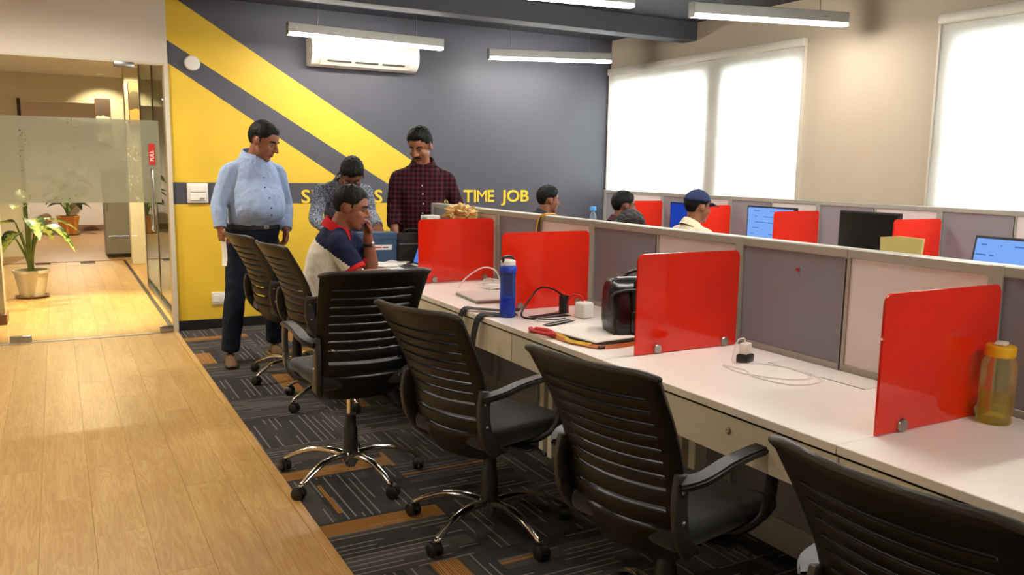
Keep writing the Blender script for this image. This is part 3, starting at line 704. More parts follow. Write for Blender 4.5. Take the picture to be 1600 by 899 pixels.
    lathe(bm, [(0.0, 0.045), (0.007, 0.045), (0.007, 0.075), (0, 0.075)], 8); Mh['caster'] = bm
    Mh['bolt'] = ellipsoid(B(), (0, 0, 0), (0.007, 0.005, 0.007), None, 8)
    out = {}
    mm = dict(bolt=M_steel, backrest=M_blackback, top_rim=M_rim, uprightL=M_rim, uprightR=M_rim, armL=M_black, armR=M_black, armLleg=M_black, armRleg=M_black, seat=M_blackfab, mechanism=M_black, lever=M_black, gas_sleeve=M_black, piston=M_chrome, hub=M_chrome, base_arm=M_chrome, caster=M_black)
    for k, v in Mh.items():
        if isinstance(v, bmesh.types.BMesh):
            me = bpy.data.meshes.new(k); bmesh.ops.recalc_face_normals(v, faces=v.faces); v.to_mesh(me); v.free()
            me.materials.append(mm[k])
            for p in me.polygons: p.use_smooth = True
            me.set_sharp_from_angle(angle=math.radians(45)); v = me
        out[k] = v
    return out
CH = chair_meshes()
def chair(x, y, az, base_az, lift, label, group='black mesh back office chairs'):
    t = empty('office_chair', (x, y, 0.001), math.radians(az), label, 'chair', group)
    for k, nm in (('backrest', 'backrest'), ('uprightL', 'back_upright'), ('uprightR', 'back_upright'), ('armL', 'armrest'), ('armR', 'armrest'), ('seat', 'seat'), ('mechanism', 'tilt_mechanism'), ('lever', 'height_lever'), ('piston', 'gas_piston')):
        o = obj(nm, CH[k], None, t, (0, 0, lift))
        if k[:7] == 'upright':
            sg = -1 if k[-1] == 'L' else 1
            for bx_, bz_ in ((-0.243, 0.600), (-0.235, 0.515)): obj('bolt', CH['bolt'], None, o, (bx_, sg * 0.225, bz_))
        if k == 'backrest': obj('top_rim', CH['top_rim'], None, o)
        if k in ('armL', 'armR'): obj('arm_support', CH[k + 'leg'], None, o)
    obj('gas_sleeve', CH['gas_sleeve'], None, t)
    hb = obj('base_hub', CH['hub'], None, t, rot=(0, 0, math.radians(base_az - az)))
    for k in range(5):
        a = math.radians(base_az - az) + k * 2 * PI / 5
        ar = obj('base_arm', CH['base_arm'], None, t, rot=(0, 0, a))
        obj('caster', CH['caster'], None, ar, (0.322, 0, 0), (0, 0, random.uniform(-2, 2)))
    return t
GA = 'black office chairs of the near row'
chair(1.118, 3.545, 90, 140, 0.068, 'black office chair with its slotted back square to the camera', GA)
chair(1.440, 2.775, 17, 134, 0.0, 'black office chair at the handbag desk with its chrome base in full view', GA)
chair(1.555, 1.83, 13, 150, 0.0, 'black office chair with the red lanyard at its back, facing the charger desk', GA)
chair(1.540, 0.86, 3, 160, 0.0, 'black office chair cut off by the lower right corner', GA)
chair(1.42, 4.80, 8, 205, 0.045, 'black office chair that the seated man in the navy polo sits on', GA)
chair(1.37, 5.50, 10, 205, 0.045, 'empty black office chair in front of the standing man in light blue', GA)
GF = 'black office chairs of the window row'
chair(3.90, 6.44, 0, 30, 0.0, 'black office chair of the person with curly hair by the grey wall', GF)
chair(4.06, 5.58, 0, 30, 0.0, 'black office chair of the person in front of the far corner divider', GF)
chair(3.33, 4.27, 180, 30, 0.0, 'black office chair of the person whose crown shows above the near partition', GF)
chair(4.20, 4.77, 0, 30, 0.0, 'black office chair of the person in the navy cap', GF)

# ================================================================ THINGS ON THE DESKS
ZD = 0.7505
def m_liquid(name, col, dens):
    m, t = newmat(name)
    g = t.n('ShaderNodeBsdfGlossy', ins={0: (1, 1, 1, 1), 1: 0.05}); tr = t.n('ShaderNodeBsdfTransparent', ins={0: lin(col)}); df = t.n('ShaderNodeBsdfTranslucent', ins={0: lin(col)}); d2 = t.n('ShaderNodeBsdfDiffuse', ins={0: lin(col)})
    a = t.n('ShaderNodeMixShader', ins={0: 0.5, 1: df, 2: d2}); b = t.n('ShaderNodeMixShader', ins={0: dens, 1: tr, 2: a})
    lw = t.n('ShaderNodeLayerWeight', ins={0: 0.35})
    t.out(t.n('ShaderNodeMixShader', ins={0: t.math('MULTIPLY', (lw, 0), 0.5), 1: b, 2: g})); return m
M_bluepl = m_liquid('translucent blue plastic', (120, 176, 255), 0.14); M_bluewat = m_liquid('blue tinted water', (60, 126, 250), 0.30)
M_yelpl = m_liquid('translucent yellow plastic', (250, 250, 205), 0.10); M_yelwat = m_liquid('yellow tinted water', (244, 232, 90), 0.22)
M_clearpl = m_liquid('clear bottle plastic', (214, 226, 234), 0.25)
M_bluecap = mat('solid blue plastic', (24, 64, 178), 0.35, vary=0.04); M_yelcap = mat('solid yellow plastic', (236, 178, 20), 0.35, vary=0.04)
# blue bottle: square-shouldered tall tumbler
t = empty('water_bottle', (1.770, 3.255, ZD), 0.3, 'tall translucent blue water bottle with black and white lid', 'bottle')
obj('body', lathe(B(), [(0, 0.0), (0.033, 0.0), (0.036, 0.005), (0.036, 0.10), (0.035, 0.15), (0.036, 0.20), (0.036, 0.215), (0.030, 0.222), (0, 0.222)], 24), M_bluepl, t, smooth=50)
obj('water', lathe(B(), [(0, 0.006), (0.032, 0.006), (0.032, 0.092), (0, 0.092)], 24), M_bluewat, t, smooth=50)
cp = obj('collar', lathe(B(), [(0.030, 0.205), (0.040, 0.207), (0.040, 0.232), (0.034, 0.238), (0, 0.238)], 24), M_bluecap, t, smooth=50)
obj('lid', lathe(B(), [(0, 0.236), (0.034, 0.236), (0.034, 0.256), (0.026, 0.262), (0, 0.262)], 20), M_whitepl, t, smooth=50)
hb = tube(B(), [Vector((-0.030, 0, 0.255)), Vector((-0.030, 0, 0.272)), Vector((0, 0, 0.276)), Vector((0.03, 0, 0.268)), Vector((0.032, 0, 0.25))], 0.007, 8, 4, round_ends=True); obj('carry_loop', hb, M_black, t, smooth=60)
# yellow bottle
t = empty('water_bottle', (2.225, 1.284, ZD), 0.4, 'wide translucent yellow water bottle with yellow screw lid', 'bottle')
obj('body', lathe(B(), [(0, 0), (0.040, 0.0), (0.045, 0.006), (0.045, 0.05), (0.0435, 0.06), (0.045, 0.07), (0.045, 0.15), (0.043, 0.17), (0.034, 0.186), (0.030, 0.19), (0, 0.19)], 28), M_yelpl, t, smooth=50)
obj('water', lathe(B(), [(0, 0.006), (0.040, 0.006), (0.040, 0.078), (0, 0.078)], 24), M_yelwat, t, smooth=50)
bm = lathe(B(), [(0, 0.185), (0.036, 0.185), (0.038, 0.188), (0.038, 0.212), (0.034, 0.216), (0, 0.216)], 28); obj('lid', bm, M_yelcap, t, smooth=50)
obj('spout_cover', box(B(), -0.024, 0.024, -0.016, 0.016, 0.216, 0.224, 0.004, 2), M_whitepl, t, smooth=50)
def cable(name, pts, r, m, label, parent=None, cat='cable'):
    o = obj(name, tube(B(), [Vector(p) for p in pts], r, 6, 5, round_ends=True), m, parent, smooth=70)
    if parent is None: tag(o, label, cat)
    return o
# charger with looped cable on the bare desk
t = empty('power_adapter', (2.115, 2.115, ZD), 0.35, 'white phone charger standing on a black plug on the bare desk', 'charger')
obj('plug_base', box(B(), -0.030, 0.030, -0.022, 0.022, 0.001, 0.030, 0.006, 2), M_black, t, smooth=40)
obj('charger_body', box(B(), -0.022, 0.022, -0.016, 0.016, 0.030, 0.070, 0.006, 2), M_whitepl, t, smooth=40)
obj('cord', tube(B(), [Vector(p) for p in ((-0.01, 0, 0.068), (-0.015, 0.0, 0.088), (-0.045, 0.01, 0.082), (-0.062, 0.015, 0.04), (-0.06, 0.01, 0.004), (0.0, -0.05, 0.003), (0.02, -0.14, 0.003), (-0.05, -0.26, 0.003), (-0.14, -0.22, 0.003), (-0.17, -0.08, 0.003), (-0.12, 0.02, 0.003))], 0.0025, 6, 6), M_whitepl, t, smooth=70)
cable('charging_cable', [(2.16, 2.05, ZD + .003), (2.19, 1.93, ZD + .003), (2.15, 1.80, ZD + .003), (2.02, 1.80, ZD + .003), (1.98, 1.93, ZD + .003), (2.02, 2.02, ZD + .003), (2.00, 2.10, ZD + .003)], 0.0025, M_whitepl, 'thin white cable curled in a loop beside the charger')
# closed laptop + strap
t = empty('laptop', (1.86, 2.72, ZD), math.radians(7), 'closed white laptop lying beside the black handbag', 'laptop')
obj('base', box(B(), -0.115, 0.115, -0.165, 0.165, 0.004, 0.014, 0.004, 2), M_dark, t); obj('lid', box(B(), -0.115, 0.115, -0.165, 0.165, 0.0145, 0.021, 0.003, 2), M_paper, t, smooth=40)
for sx in (-0.09, 0.09):
    for sy in (-0.14, 0.14): obj('rubber_foot', box(B(), sx - 0.008, sx + 0.008, sy - 0.008, sy + 0.008, 0.0, 0.004), M_black, t)
t = empty('laptop', (1.93, 3.78, ZD), math.radians(-6), 'closed pale laptop lying flat behind the blue bottle', 'laptop')
obj('base', box(B(), -0.115, 0.115, -0.16, 0.16, 0.0, 0.010, 0.003), M_greypl, t); obj('lid', box(B(), -0.115, 0.115, -0.16, 0.16, 0.0105, 0.017, 0.003), M_board, t)
t = empty('lanyard', (1.70, 2.75, ZD), 0, 'red and yellow ribbon lanyard lying along the closed laptop', 'lanyard')
zz = 0.006
obj('ribbon', ribbon(B(), [Vector(p) for p in ((-0.018, 0.15, zz), (0.02, 0.07, zz), (0.015, -0.05, zz), (0.03, -0.16, zz + .002), (0.07, -0.235, zz), (0.16, -0.25, zz), (0.27, -0.235, zz))], Vector((1, 0.3, 0.5)), 0.020, 0.003), M_brownlan, t)
obj('ribbon', ribbon(B(), [Vector(p) for p in ((0.0, 0.17, zz + .003), (0.03, 0.09, zz + .006), (0.03, -0.03, zz + .005), (0.012, -0.12, zz + .006), (0.05, -0.20, zz + .004))], Vector((1, 0.3, 0.6)), 0.016, 0.003), M_yellan, t)
obj('ribbon', tube(B(), [Vector(p) for p in ((0.0, 0.17, 0.012), (-0.022, 0.12, 0.014), (-0.020, 0.05, 0.016), (0.005, 0.0, 0.016), (0.02, 0.06, 0.02), (0.0, 0.13, 0.018))], 0.011, 8, 5, flat=0.7), M_redlan, t, smooth=60)
obj('clip', box(B(), 0.055, 0.085, -0.250, -0.235, 0.002, 0.012, 0.003), M_black, t)
# handbag: black glossy, open top with handles
t = empty('handbag', (2.112, 2.645, ZD), math.radians(-104), 'glossy black leather handbag standing behind the red divider', 'handbag')
bm = B(); secs = [(0.0, 0.070, 0.175, 0), (0.015, 0.082, 0.190, 0), (0.07, 0.088, 0.197, 0), (0.13, 0.082, 0.199, 0), (0.185, 0.068, 0.200, 0), (0.215, 0.050, 0.198, 0), (0.232, 0.030, 0.190, 0), (0.238, 0.008, 0.180, 0)]
skinrings(bm, [[Vector((hx * math.copysign(abs(math.cos(a)) ** 0.3, math.cos(a)), hy * math.copysign(abs(math.sin(a)) ** 0.16, math.sin(a)), z + 0.012 * noise.noise(Vector((a * 2, z * 20, 1))))) for a in [2 * PI * (i + 0.5) / 40 for i in range(40)]] for z, hx, hy, _ in secs])
obj('bag_body', bm, M_leather, t, smooth=60)
obj('front_pocket', box(B(), 0.065, 0.102, -0.13, 0.13, 0.03, 0.12, 0.014, 3), M_leather, t, smooth=60)
obj('zip', box(B(), -0.006, 0.006, -0.16, 0.16, 0.236, 0.244, 0.002), M_steel, t)
for yy in (-0.11, 0.11): obj('trim_band', box(B(), 0.070, 0.098, yy - 0.012, yy + 0.012, 0.02, 0.205, 0.006, 2), M_darkbag, t, smooth=50)
obj('piping', tube(B(), [Vector((0.07, y_, z_)) for y_, z_ in ((-0.19, 0.02), (-0.195, 0.12), (-0.19, 0.19), (0, 0.20), (0.19, 0.19), (0.195, 0.12), (0.19, 0.02))], 0.006, 8, 4), M_rim, t, smooth=60)
for s in (-1, 1): obj('handle', tube(B(), [Vector((s * 0.055, -0.10, 0.18)), Vector((s * 0.062, -0.10, 0.235)), Vector((s * 0.06, -0.05, 0.262)), Vector((s * 0.06, 0.05, 0.262)), Vector((s * 0.062, 0.10, 0.235)), Vector((s * 0.055, 0.10, 0.18))], 0.007, 8, 4), M_leather, t, smooth=60)
obj('strap', ribbon(B(), [Vector(p) for p in ((0.0, 0.185, 0.22), (0.0, 0.203, 0.19), (0.0, 0.212, 0.10), (-0.02, 0.212, 0.03), (-0.06, 0.214, 0.004), (-0.11, 0.19, 0.004))], Vector((1, 0.2, 0)), 0.022, 0.004), M_leather, t)
obj('buckle', box(B(), 0.100, 0.108, -0.03, 0.03, 0.09, 0.115, 0.003), M_steel, t)
# white adapter brick, plug, papers and cable behind the laptop
t = empty('power_adapter', (2.085, 3.10, ZD), 0.2, 'white square laptop adapter beside the handbag', 'charger')
obj('brick', box(B(), -0.033, 0.033, -0.033, 0.033, 0.0, 0.072, 0.01, 3), M_whitepl, t, smooth=40)
obj('cord', tube(B(), [Vector((0, 0.01, 0.07)), Vector((0.0, 0.02, 0.095)), Vector((-0.02, 0.05, 0.10)), Vector((-0.03, 0.075, 0.07)), Vector((-0.02, 0.085, 0.01))], 0.004, 6, 5), M_redlan, t, smooth=60)
t = empty('power_plug', (2.06, 3.235, ZD), 0.1, 'black plug with a cable arching to the left, before the red divider', 'plug')
obj('plug_body', box(B(), -0.018, 0.018, -0.018, 0.018, 0.0, 0.085, 0.006, 2), M_black, t, smooth=40)
obj('cord', tube(B(), [Vector(p) for p in ((0, 0.0, 0.08), (-0.05, 0.03, 0.115), (-0.11, 0.05, 0.118), (-0.18, 0.03, 0.07), (-0.25, -0.01, 0.012), (-0.22, -0.08, 0.004), (-0.16, -0.13, 0.004), (-0.10, -0.14, 0.004))], 0.0045, 6, 5), M_black, t, smooth=60)
for k, (x, y, a, m, lb) in enumerate(((1.955, 3.19, 12, M_darkbag, 'dark leaflet lying under the black cable'), (1.93, 3.10, -8, M_paper, 'white leaflet lying between dark leaflet and laptop'), (1.90, 3.02, 20, M_dark, 'narrow dark leaflet lying nearest the closed laptop'))):
    t = empty('leaflet', (x, y, ZD + 0.002 * k), math.radians(a), lb, 'leaflet', 'leaflets on the handbag desk')
    obj('sheet', box(B(), -0.09, 0.09, -0.05 + 0.015 * k, 0.05 - 0.015 * k, 0.0, 0.0016), m, t); obj('fold', box(B(), -0.09, 0.09, -0.012, -0.008, 0.0016, 0.002), M_paper if m is not M_paper else M_greypl, t)
# charger bundle on the next desk
t = empty('charger_bundle', (2.12, 4.06, ZD), 0.2, 'white charger with a tangle of white cable before the farthest red divider', 'charger')
obj('brick', box(B(), -0.05, 0.03, -0.03, 0.03, 0.0, 0.03, 0.008, 2), M_whitepl, t, smooth=40)
rr2 = random.Random(5)
for k in range(4):
    c = Vector((rr2.uniform(-0.02, 0.08), rr2.uniform(-0.12, 0.08), 0.012 + 0.008 * k)); rad = rr2.uniform(0.05, 0.085)
    obj('cable_coil', tube(B(), [c + Vector((rad * math.cos(a) * 1.2, rad * math.sin(a), 0.006 * math.sin(3 * a + k))) for a in [i * 2 * PI / 9 for i in range(9)]], 0.0045, 6, 4), M_whitepl, t, smooth=60)
obj('cord', tube(B(), [Vector(p) for p in ((-0.16, 0.12, 0.004), (-0.12, 0.10, 0.06), (-0.04, 0.06, 0.115), (0.03, 0.03, 0.10), (0.05, 0.0, 0.03))], 0.0035, 6, 5), M_whitepl, t, smooth=60)
t = empty('bag_strap', (1.70, 3.49, ZD), 0, 'black bag strap draped over the desk edge left of the blue bottle', 'strap')
obj('webbing', ribbon(B(), [Vector(p) for p in ((0.16, -0.19, 0.02), (0.10, -0.14, 0.012), (0.02, -0.06, 0.012), (-0.035, 0.0, 0.004), (-0.052, 0.02, -0.06), (-0.056, 0.04, -0.15), (-0.05, 0.02, -0.20))], Vector((0, 1, 0)), 0.045, 0.004), M_darkbag, t)
obj('webbing', ribbon(B(), [Vector(p) for p in ((0.12, -0.23, 0.008), (0.05, -0.21, 0.008), (-0.03, -0.17, 0.004), (-0.052, -0.15, -0.06), (-0.058, -0.13, -0.16), (-0.05, -0.10, -0.22), (-0.05, 0.0, -0.21))], Vector((0, 1, 0)), 0.05, 0.004), M_darkbag, t)
# seated man's desk: open laptop, papers, boxes
def screen_mat(name, col, strength, lines=False):
    m, tn = newmat(name); tc = tn.n('ShaderNodeTexCoord'); sp = tn.n('ShaderNodeSeparateXYZ', ins={0: (tc, 'Object')})
    c = lin(col)
    if lines:
        a = tn.math('LESS_THAN', tn.math('FRACT', tn.math('MULTIPLY', (sp, 2), 22.0)), 0.14)
        nz = tn.n('ShaderNodeTexNoise', ins={0: (tc, 'Object')}); nz.inputs['Scale'].default_value = 12
        c = tn.mix(tn.math('MULTIPLY', a, tn.math('GREATER_THAN', nz, 0.5)), lin(col), lin((70, 120, 200)))
    tn.out(tn.n('ShaderNodeEmission', ins={0: c, 1: strength})); return m
S_mid = screen_mat('laptop screen', (70, 122, 206), 0.32); S_light = screen_mat('bright screen', (130, 176, 250), 0.27, True)
def open_laptop(x, y, az, label, sm, body, tilt=0.33, wd=0.34):
    t = empty('laptop', (x, y, ZD), math.radians(az), label, 'laptop')     # screen faces local -X
    obj('base', box(B(), -0.235, 0.0, -wd / 2, wd / 2, 0.0, 0.014, 0.004), body, t)
    kb = obj('keyboard', box(B(), -0.13, -0.02, -wd / 2 + 0.02, wd / 2 - 0.02, 0.014, 0.016), M_black, t)
    lid = obj('lid', box(B(), 0.0, 0.008, -wd / 2, wd / 2, 0.0, 0.225, 0.003), body, t, (0, 0, 0.014), (0, tilt, 0))
    obj('bezel', box(B(), -0.0008, 0.0, -wd / 2 + 0.005, wd / 2 - 0.005, 0.008, 0.22), M_skirt, lid)
    obj('screen', box(B(), -0.0016, -0.0006, -wd / 2 + 0.014, wd / 2 - 0.014, 0.018, 0.212), sm, lid)
    return t
open_laptop(2.09, 5.05, -2, 'open laptop with blue screen before the seated man', S_mid, M_whitepl)
for k, (x, y, a, lb) in enumerate(((1.78, 5.20, 20, 'loose white paper sheet by the seated man\'s elbow'), (1.98, 5.32, -35, 'loose white paper sheet behind the open laptop'), (1.84, 5.24, 75, 'topmost crumpled white sheet on the far desk end'))):
    bm = B(); n = 8; V = {}
    for i in range(n + 1):
        for j in range(n + 1):
            V[i, j] = bm.verts.new(((i / n - 0.5) * 0.21, (j / n - 0.5) * 0.29, 0.006 + 0.006 * k + 0.010 * (k + 1) * abs(noise.noise(Vector((i * 0.4, j * 0.4, k * 7))))))
    for i in range(n):
        for j in range(n): bm.faces.new((V[i, j], V[i + 1, j], V[i + 1, j + 1], V[i, j + 1]))
    tag(obj('paper_sheet', bm, M_paper, None, (x, y, ZD), (0, 0, math.radians(a))), lb, 'paper', 'papers on the far desk')
t = empty('storage_box', (1.935, 5.46, ZD), math.radians(-6), 'slate blue cardboard box with a white label on the far desk', 'box')
obj('box_body', box(B(), -0.14, 0.12, -0.06, 0.08, 0.0, 0.215, 0.003), M_navybox, t); obj('box_lid', box(B(), -0.143, 0.123, -0.063, 0.083, 0.17, 0.218, 0.003), M_navybox, t)
lbp = obj('label_patch', box(B(), -0.05, 0.085, -0.0625, -0.060, 0.10, 0.135), M_paper, t); obj('label_print', box(B(), -0.04, 0.015, -0.0632, -0.0625, 0.113, 0.122), M_redlan, lbp); obj('label_print', box(B(), 0.022, 0.06, -0.0632, -0.0625, 0.113, 0.121), M_dark, lbp)
t = empty('laptop_bag', (2.165, 5.43, ZD), math.radians(-10), 'black soft laptop bag standing beside the blue box', 'bag')
bm = B(); skinrings(bm, [[Vector((hx * math.copysign(abs(math.cos(a)) ** 0.4, math.cos(a)), hy * math.copysign(abs(math.sin(a)) ** 0.5, math.sin(a)), z)) for a in [2 * PI * i / 24 for i in range(24)]] for z, hx, hy in ((0, 0.10, 0.055), (0.02, 0.112, 0.065), (0.12, 0.115, 0.06), (0.19, 0.11, 0.035), (0.21, 0.10, 0.028))])
obj('bag_body', bm, M_darkbag, t, smooth=60); obj('handle', tube(B(), [Vector((-0.05, 0, 0.20)), Vector((-0.04, -0.02, 0.235)), Vector((0.04, -0.02, 0.235)), Vector((0.05, 0, 0.20))], 0.007, 8, 4), M_darkbag, t, smooth=60)
obj('zip', box(B(), -0.09, 0.09, -0.068, -0.062, 0.135, 0.141), M_steel, t)
t = empty('carton', (2.262, 5.285, ZD), 0.0, 'dark carton standing behind the farthest red divider', 'box')
obj('box_body', box(B(), -0.05, 0.05, -0.06, 0.06, 0.0, 0.295, 0.003), M_skirt, t); obj('box_flap', box(B(), -0.05, 0.05, -0.061, 0.0, 0.295, 0.298), M_dark, t)
t = empty('small_box', (2.262, 5.285, ZD + 0.299), 0.1, 'small white box lying on top of the dark carton', 'box')
obj('box_body', box(B(), -0.055, 0.045, -0.05, 0.05, 0.0, 0.042, 0.003), M_paper, t); obj('print_strip', box(B(), -0.0558, -0.055, -0.035, 0.035, 0.015, 0.026), M_greypl, t)
t = empty('cardboard_box', (2.20, 4.70, ZD), 0.0, 'brown cardboard box hidden behind the farthest red divider', 'box')
obj('box_body', box(B(), -0.10, 0.10, -0.09, 0.09, 0.0, 0.345, 0.003), mat('brown cardboard', (168, 128, 84), 0.8, vary=0.08), t); obj('tape', box(B(), -0.101, 0.101, -0.02, 0.02, 0.345, 0.347), M_yellan, t)
bm = B(); bmesh.ops.create_icosphere(bm, subdivisions=4, radius=1)
for v in bm.verts:
    d = 1 + 0.55 * noise.noise(v.co * 2.3) + 0.35 * noise.noise(v.co * 5.1) + 0.2 * noise.noise(v.co * 11)
    v.co = Vector((v.co.x * 0.085 * d, v.co.y * 0.10 * d, max(v.co.z * 0.055 * d, -0.038)))
tag(obj('crumpled_wrapping', bm, M_gold, None, (2.20, 4.66, ZD + 0.347 + 0.038)), 'crumpled golden wrapping showing above the farthest red divider', 'wrapping')
# yellow black lanyard over the near partition
t = empty('lanyard', (2.33, 3.93, 1.172), 0, 'yellow and black lanyard hung over the top of the near partition', 'lanyard')
obj('ribbon', ribbon(B(), [Vector(p) for p in ((0.05, -0.13, -0.02), (0.03, -0.12, 0.006), (-0.010, -0.09, 0.006), (-0.012, -0.03, -0.012), (-0.013, 0.0, -0.05), (-0.013, 0.015, -0.13), (-0.013, 0.02, -0.20))], Vector((0, 1, 0.2)), 0.014, 0.003), M_yellan, t)
obj('ribbon', ribbon(B(), [Vector(p) for p in ((-0.0135, -0.040, -0.012), (-0.0135, -0.016, -0.05), (-0.0135, -0.002, -0.13), (-0.0135, 0.004, -0.20))], Vector((0, 1, 0)), 0.009, 0.003), M_skirt, t)
# red push pin in the pinboard
pn = lathe(B(), [(0, 0), (0.006, 0), (0.0045, 0.004), (0.005, 0.011), (0, 0.013)], 12); bmesh.ops.rotate(pn, verts=pn.verts, matrix=Matrix.Rotation(-PI / 2, 3, 'Y'))
t = tag(obj('push_pin', pn, M_redlan, None, (2.3385, 2.10, 1.075)), 'small red push pin in the grey pinboard', 'pin')
# ---- window row desks
def monitor(x, y, az, wd, hg, zc, sm, label):
    t = empty('monitor', (x, y, ZD), math.radians(az), label, 'monitor', 'monitors of the window row')
    fr = obj('frame', box(B(), 0, 0.035, -wd / 2, wd / 2, zc - hg / 2, zc + hg / 2, 0.004), M_skirt, t)
    obj('screen', box(B(), -0.0012, 0.0, -wd / 2 + 0.014, wd / 2 - 0.014, zc - hg / 2 + 0.02, zc + hg / 2 - 0.014), sm, fr)
    obj('neck', box(B(), 0.035, 0.055, -0.03, 0.03, 0.005, zc + 0.03, 0.003), M_black, t); obj('foot', box(B(), -0.05, 0.12, -0.10, 0.10, 0.0, 0.008, 0.003), M_black, t)
M_offscr = mat('switched off screen', (16, 17, 20), 0.25, vary=0.05)
monitor(4.90, 4.72, 0, 0.50, 0.30, 0.255, S_light, 'monitor with a light blue screen beside a red divider')
monitor(4.86, 3.79, 0, 0.48, 0.30, 0.265, M_offscr, 'black switched off monitor under the beige wall')
monitor(4.92, 5.74, 0, 0.44, 0.30, 0.245, screen_mat('deep blue screen', (34, 62, 168), 0.28), 'monitor with a deep blue screen left of the navy cap')
open_laptop(4.80, 2.77, 0, 'open laptop with light blue screen at the right edge', S_light, M_skirt, 0.25, 0.50).scale = (1, 1, 1.36)
cb = empty('card_folder', (4.63, 3.36, ZD), 0.0, 'mustard yellow folder standing before a red divider', 'folder')
bm = B(); skinrings(bm, [[Vector((0.0, -0.13, 0)), Vector((0, 0.13, 0)), Vector((0.0, 0.15, 0.27)), Vector((0, 0.03, 0.285)), Vector((0, -0.15, 0.28))], [Vector((0.02, -0.13, 0)), Vector((0.02, 0.13, 0)), Vector((0.02, 0.15, 0.27)), Vector((0.02, 0.03, 0.285)), Vector((0.02, -0.15, 0.28))]])
obj('cover', bm, M_mustard, cb); obj('spine', box(B(), -0.004, 0.024, 0.128, 0.136, 0.0, 0.20), M_mustard, cb)
t = empty('water_bottle', (4.75, 6.95, ZD), 0, 'small clear water bottle with light blue cap before the far grey wall', 'bottle')
obj('body', lathe(B(), [(0, 0), (0.036, 0), (0.038, 0.006), (0.038, 0.15), (0.036, 0.20), (0.018, 0.245), (0.014, 0.25), (0.014, 0.27), (0, 0.27)], 20), M_clearpl, t, smooth=60)
obj('cap', lathe(B(), [(0, 0.262), (0.030, 0.262), (0.030, 0.296), (0.024, 0.302), (0, 0.302)], 20), mat('light blue plastic', (60, 150, 220), 0.4, vary=0.03), t, smooth=60)

# ================================================================ CORRIDOR THINGS
M_leaf = None
def m_leaf():
    m, tn = newmat('variegated leaf'); tc = tn.n('ShaderNodeTexCoord'); sp = tn.n('ShaderNodeSeparateXYZ', ins={0: (tc, 'Object')})
    nz = tn.n('ShaderNodeTexNoise', ins={0: (tc, 'Object')}); nz.inputs['Scale'].default_value = 26
    d = tn.math('ADD', tn.math('MULTIPLY', tn.math('ABSOLUTE', (sp, 1)), 9.0), tn.math('MULTIPLY', tn.math('SUBTRACT', nz, 0.5), 2.0))
    c = tn.ramp(d, [(0.15, lin((206, 214, 120))), (0.4, lin((110, 150, 62))), (0.6, lin((48, 92, 44)))])
    p = tn.n('ShaderNodeBsdfPrincipled', ins={'Base Color': c, 'Roughness': 0.4}); tl = tn.n('ShaderNodeBsdfTranslucent', ins={0: c})
    tn.out(tn.n('ShaderNodeMixShader', ins={0: 0.2, 1: p, 2: tl})); return m
M_leaf = m_leaf(); M_leaf2 = mat('dark green leaf', (56, 88, 46), 0.5, vary=0.3, vscale=12)
def leaf_mesh(L, W, droop):
    bm = B(); n = 9; rows = []
    for i in range(n + 1):
        t_ = i / n; wv = W * 1.35 * math.sin(PI * min(1, t_ ** 0.75)) ** 0.8 * (1 - 0.25 * t_) if 0 < t_ < 1 else 0.002
        x_ = L * (t_ - 0.12 * droop * t_ * t_); z_ = -droop * L * 0.75 * t_ * t_ + 0.10 * L * t_
        rows.append([bm.verts.new((x_, u * wv, z_ + abs(u) * wv * 0.35)) for u in (-1, -0.5, 0, 0.5, 1)])
    for a, b in zip(rows, rows[1:]):
        for j in range(4): bm.faces.new((a[j], a[j + 1], b[j + 1], b[j]))
    me = bpy.data.meshes.new('leaf'); bm.to_mesh(me); bm.free()
    for p in me.polygons: p.use_smooth = True
    return me
def plant(x, y, potm, sz, leaves, label, lm, pot_h=0.24, pot_r=0.14):
    t = empty('potted_plant', (x, y, 0.003), 0, label, 'plant')
    obj('saucer', lathe(B(), [(0, 0), (pot_r * 0.85, 0), (pot_r, 0.02), (pot_r * 0.9, 0.02), (0, 0.012)], 24), M_brownsk, t, smooth=50)
    obj('pot', lathe(B(), [(0, 0.012), (pot_r * 0.70, 0.012), (pot_r * 0.98, pot_h), (pot_r * 1.04, pot_h), (pot_r * 1.04, pot_h + 0.03), (pot_r * 0.94, pot_h + 0.03), (pot_r * 0.90, pot_h), (0, pot_h - 0.02)], 28), potm, t, smooth=50)
    obj('soil', lathe(B(), [(0, pot_h - 0.02), (pot_r * 0.9, pot_h - 0.02), (pot_r * 0.88, pot_h + 0.004), (0, pot_h + 0.012)], 20), M_soil, t)
    for (az, z0, z1, rad, L, W, dr) in leaves:
        a = math.radians(az); p0_ = Vector((0.015 * math.cos(a), 0.015 * math.sin(a), pot_h)); p1_ = Vector((0.03 * math.cos(a), 0.03 * math.sin(a), pot_h + (z0 - pot_h) * 0.6)); p2_ = Vector((rad * math.cos(a), rad * math.sin(a), z1))
        st = obj('stem', tube(B(), [p0_, p1_, p2_], [0.011 * sz, 0.010 * sz, 0.006 * sz], 8, 5), M_stem, t, smooth=60)
        obj('leaf', leaf_mesh(L, W, dr), lm, st, p2_, (0, 0, a))
    return t
